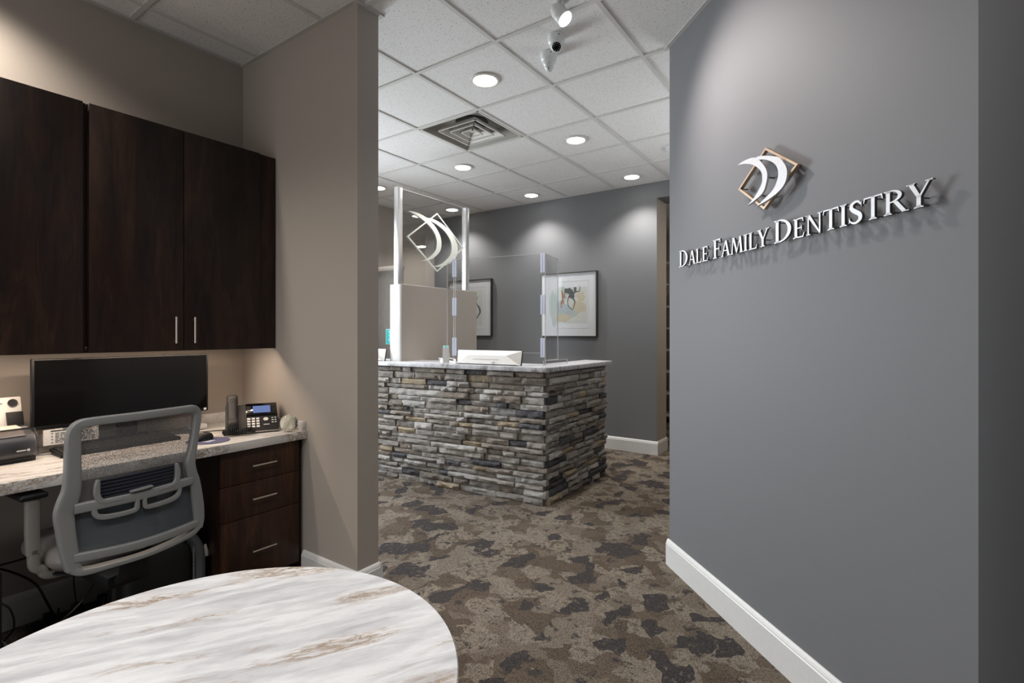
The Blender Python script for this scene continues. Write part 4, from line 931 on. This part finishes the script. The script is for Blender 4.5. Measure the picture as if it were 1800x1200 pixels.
m = MB(); m.sweep(cr([(.03, .120, .01), (.035, .135, .12), (.035, .137, .28), (.03, .128, .36), (.02, .10, .42), (0, .05, .455)], 5), .030, .105, (1, 0, 0), e=.7); m.build('side_panel', 'bag_grey', bg, smooth=True, ang=60)
m = MB(); m.tube([(.120, .108, z) for z in [.02+.012*k for k in range(30)]], [.003+.0012*(k % 2) for k in range(30)], 6); m.build('stitched_seam', 'cable_grey', bg)
m = MB(); m.prism([(.160, .28), (.188, .28), (.174, .35), (.165, .35)], .098, .0995, Matrix(((0,0,1,0),(1,0,0,0),(0,1,0,0),(0,0,0,1)))); m.build('white_tag', 'paper_white', bg)

pc = thing('computer_tower', 'black computer tower with a grey base under the desk, left edge', 'computer', (-2.73, .36, 0))
box('tower_case', (-.21, -.09, .115), (.21, .09, .44), 'black_plastic', pc, bevel=.003); box('tower_base', (-.215, -.095, 0), (.215, .095, .113), 'scanner_grey', pc, bevel=.003)
m = MB(); [m.box((.2102, -.07+.014*k, .395), (.2112, -.062+.014*k, .398)) for k in range(9)]; m.build('front_marks', 'nickel', pc)
box('power_button', (.2102, .05, .165), (.2125, .075, .185), 'nickel', pc)
ps = thing('power_strip', 'black power strip with cables on the floor against the wall', 'power strip', (-2.92, .80, 0))
box('strip_body', (-.03, -.19, 0), (.03, .19, .045), 'black_plastic', ps, bevel=.004)
for k in range(4): box('plug', (-.018, -.15+.095*k, .045), (.018, -.115+.095*k, .075), 'matte_black', ps, bevel=.003)
def cable(pts, r, mat, label):
    m = MB(); m.tube(cr(pts, 8), r, 8); o = m.build('cable', mat, None, smooth=True, ang=80); return tag(o, label, 'cable')
cable([(-3.0, .25, .72), (-2.98, .33, .55), (-2.93, .42, .36), (-2.95, .55, .33), (-2.97, .72, .33), (-2.95, .86, .29), (-2.97, .98, .42), (-3.02, 1.02, .72)], .004, 'cable_black', 'black cable sagging along the wall behind the chair')
cable([(-2.93, .44, .36), (-2.88, .52, .33), (-2.83, .60, .26), (-2.82, .64, .16), (-2.86, .68, .06), (-2.92, .70, .08)], .0045, 'cable_black', 'thick black cable arching from the computer tower to the power strip')
cable([(-3.02, .88, .60), (-2.98, .90, .42), (-2.94, .88, .28), (-2.90, .82, .15), (-2.89, .74, .06), (-2.88, .62, .008)], .004, 'cable_grey', 'grey cable hanging down beside the chair column')
cable([(-2.80, .47, .14), (-2.76, .52, .05), (-2.70, .60, .007), (-2.74, .75, .007), (-2.86, .83, .02), (-2.90, .86, .07)], .0035, 'cable_grey', 'grey cable looping over the floor near the computer tower')
cable([(-2.97, .92, .66), (-2.95, .93, .40), (-2.92, .95, .34), (-2.90, .86, .30), (-2.92, .76, .25), (-2.92, .76, .08)], .0025, 'cable_black', 'thin black cable dropping onto the power strip')
cable([(-2.84, .47, .24), (-2.80, .52, .20), (-2.78, .53, .12), (-2.82, .50, .05), (-2.86, .60, .006), (-2.90, .65, .05)], .0035, 'cable_black', 'short black cable curling beside the computer tower')
cable([(-2.86, .60, DT+.004), (-2.84, .66, DT+.004), (-2.875, .75, DT+.010), (-2.90, .85, DT+.004)], .002, 'cable_grey', 'thin pale cable on the worktop by the scanner')
cable([(-2.90, 1.10, DT+.004), (-2.84, 1.20, DT+.004), (-2.78, 1.32, DT+.004), (-2.74, 1.40, DT+.004)], .0025, 'cable_black', 'thin black cable on the worktop running to the phone')
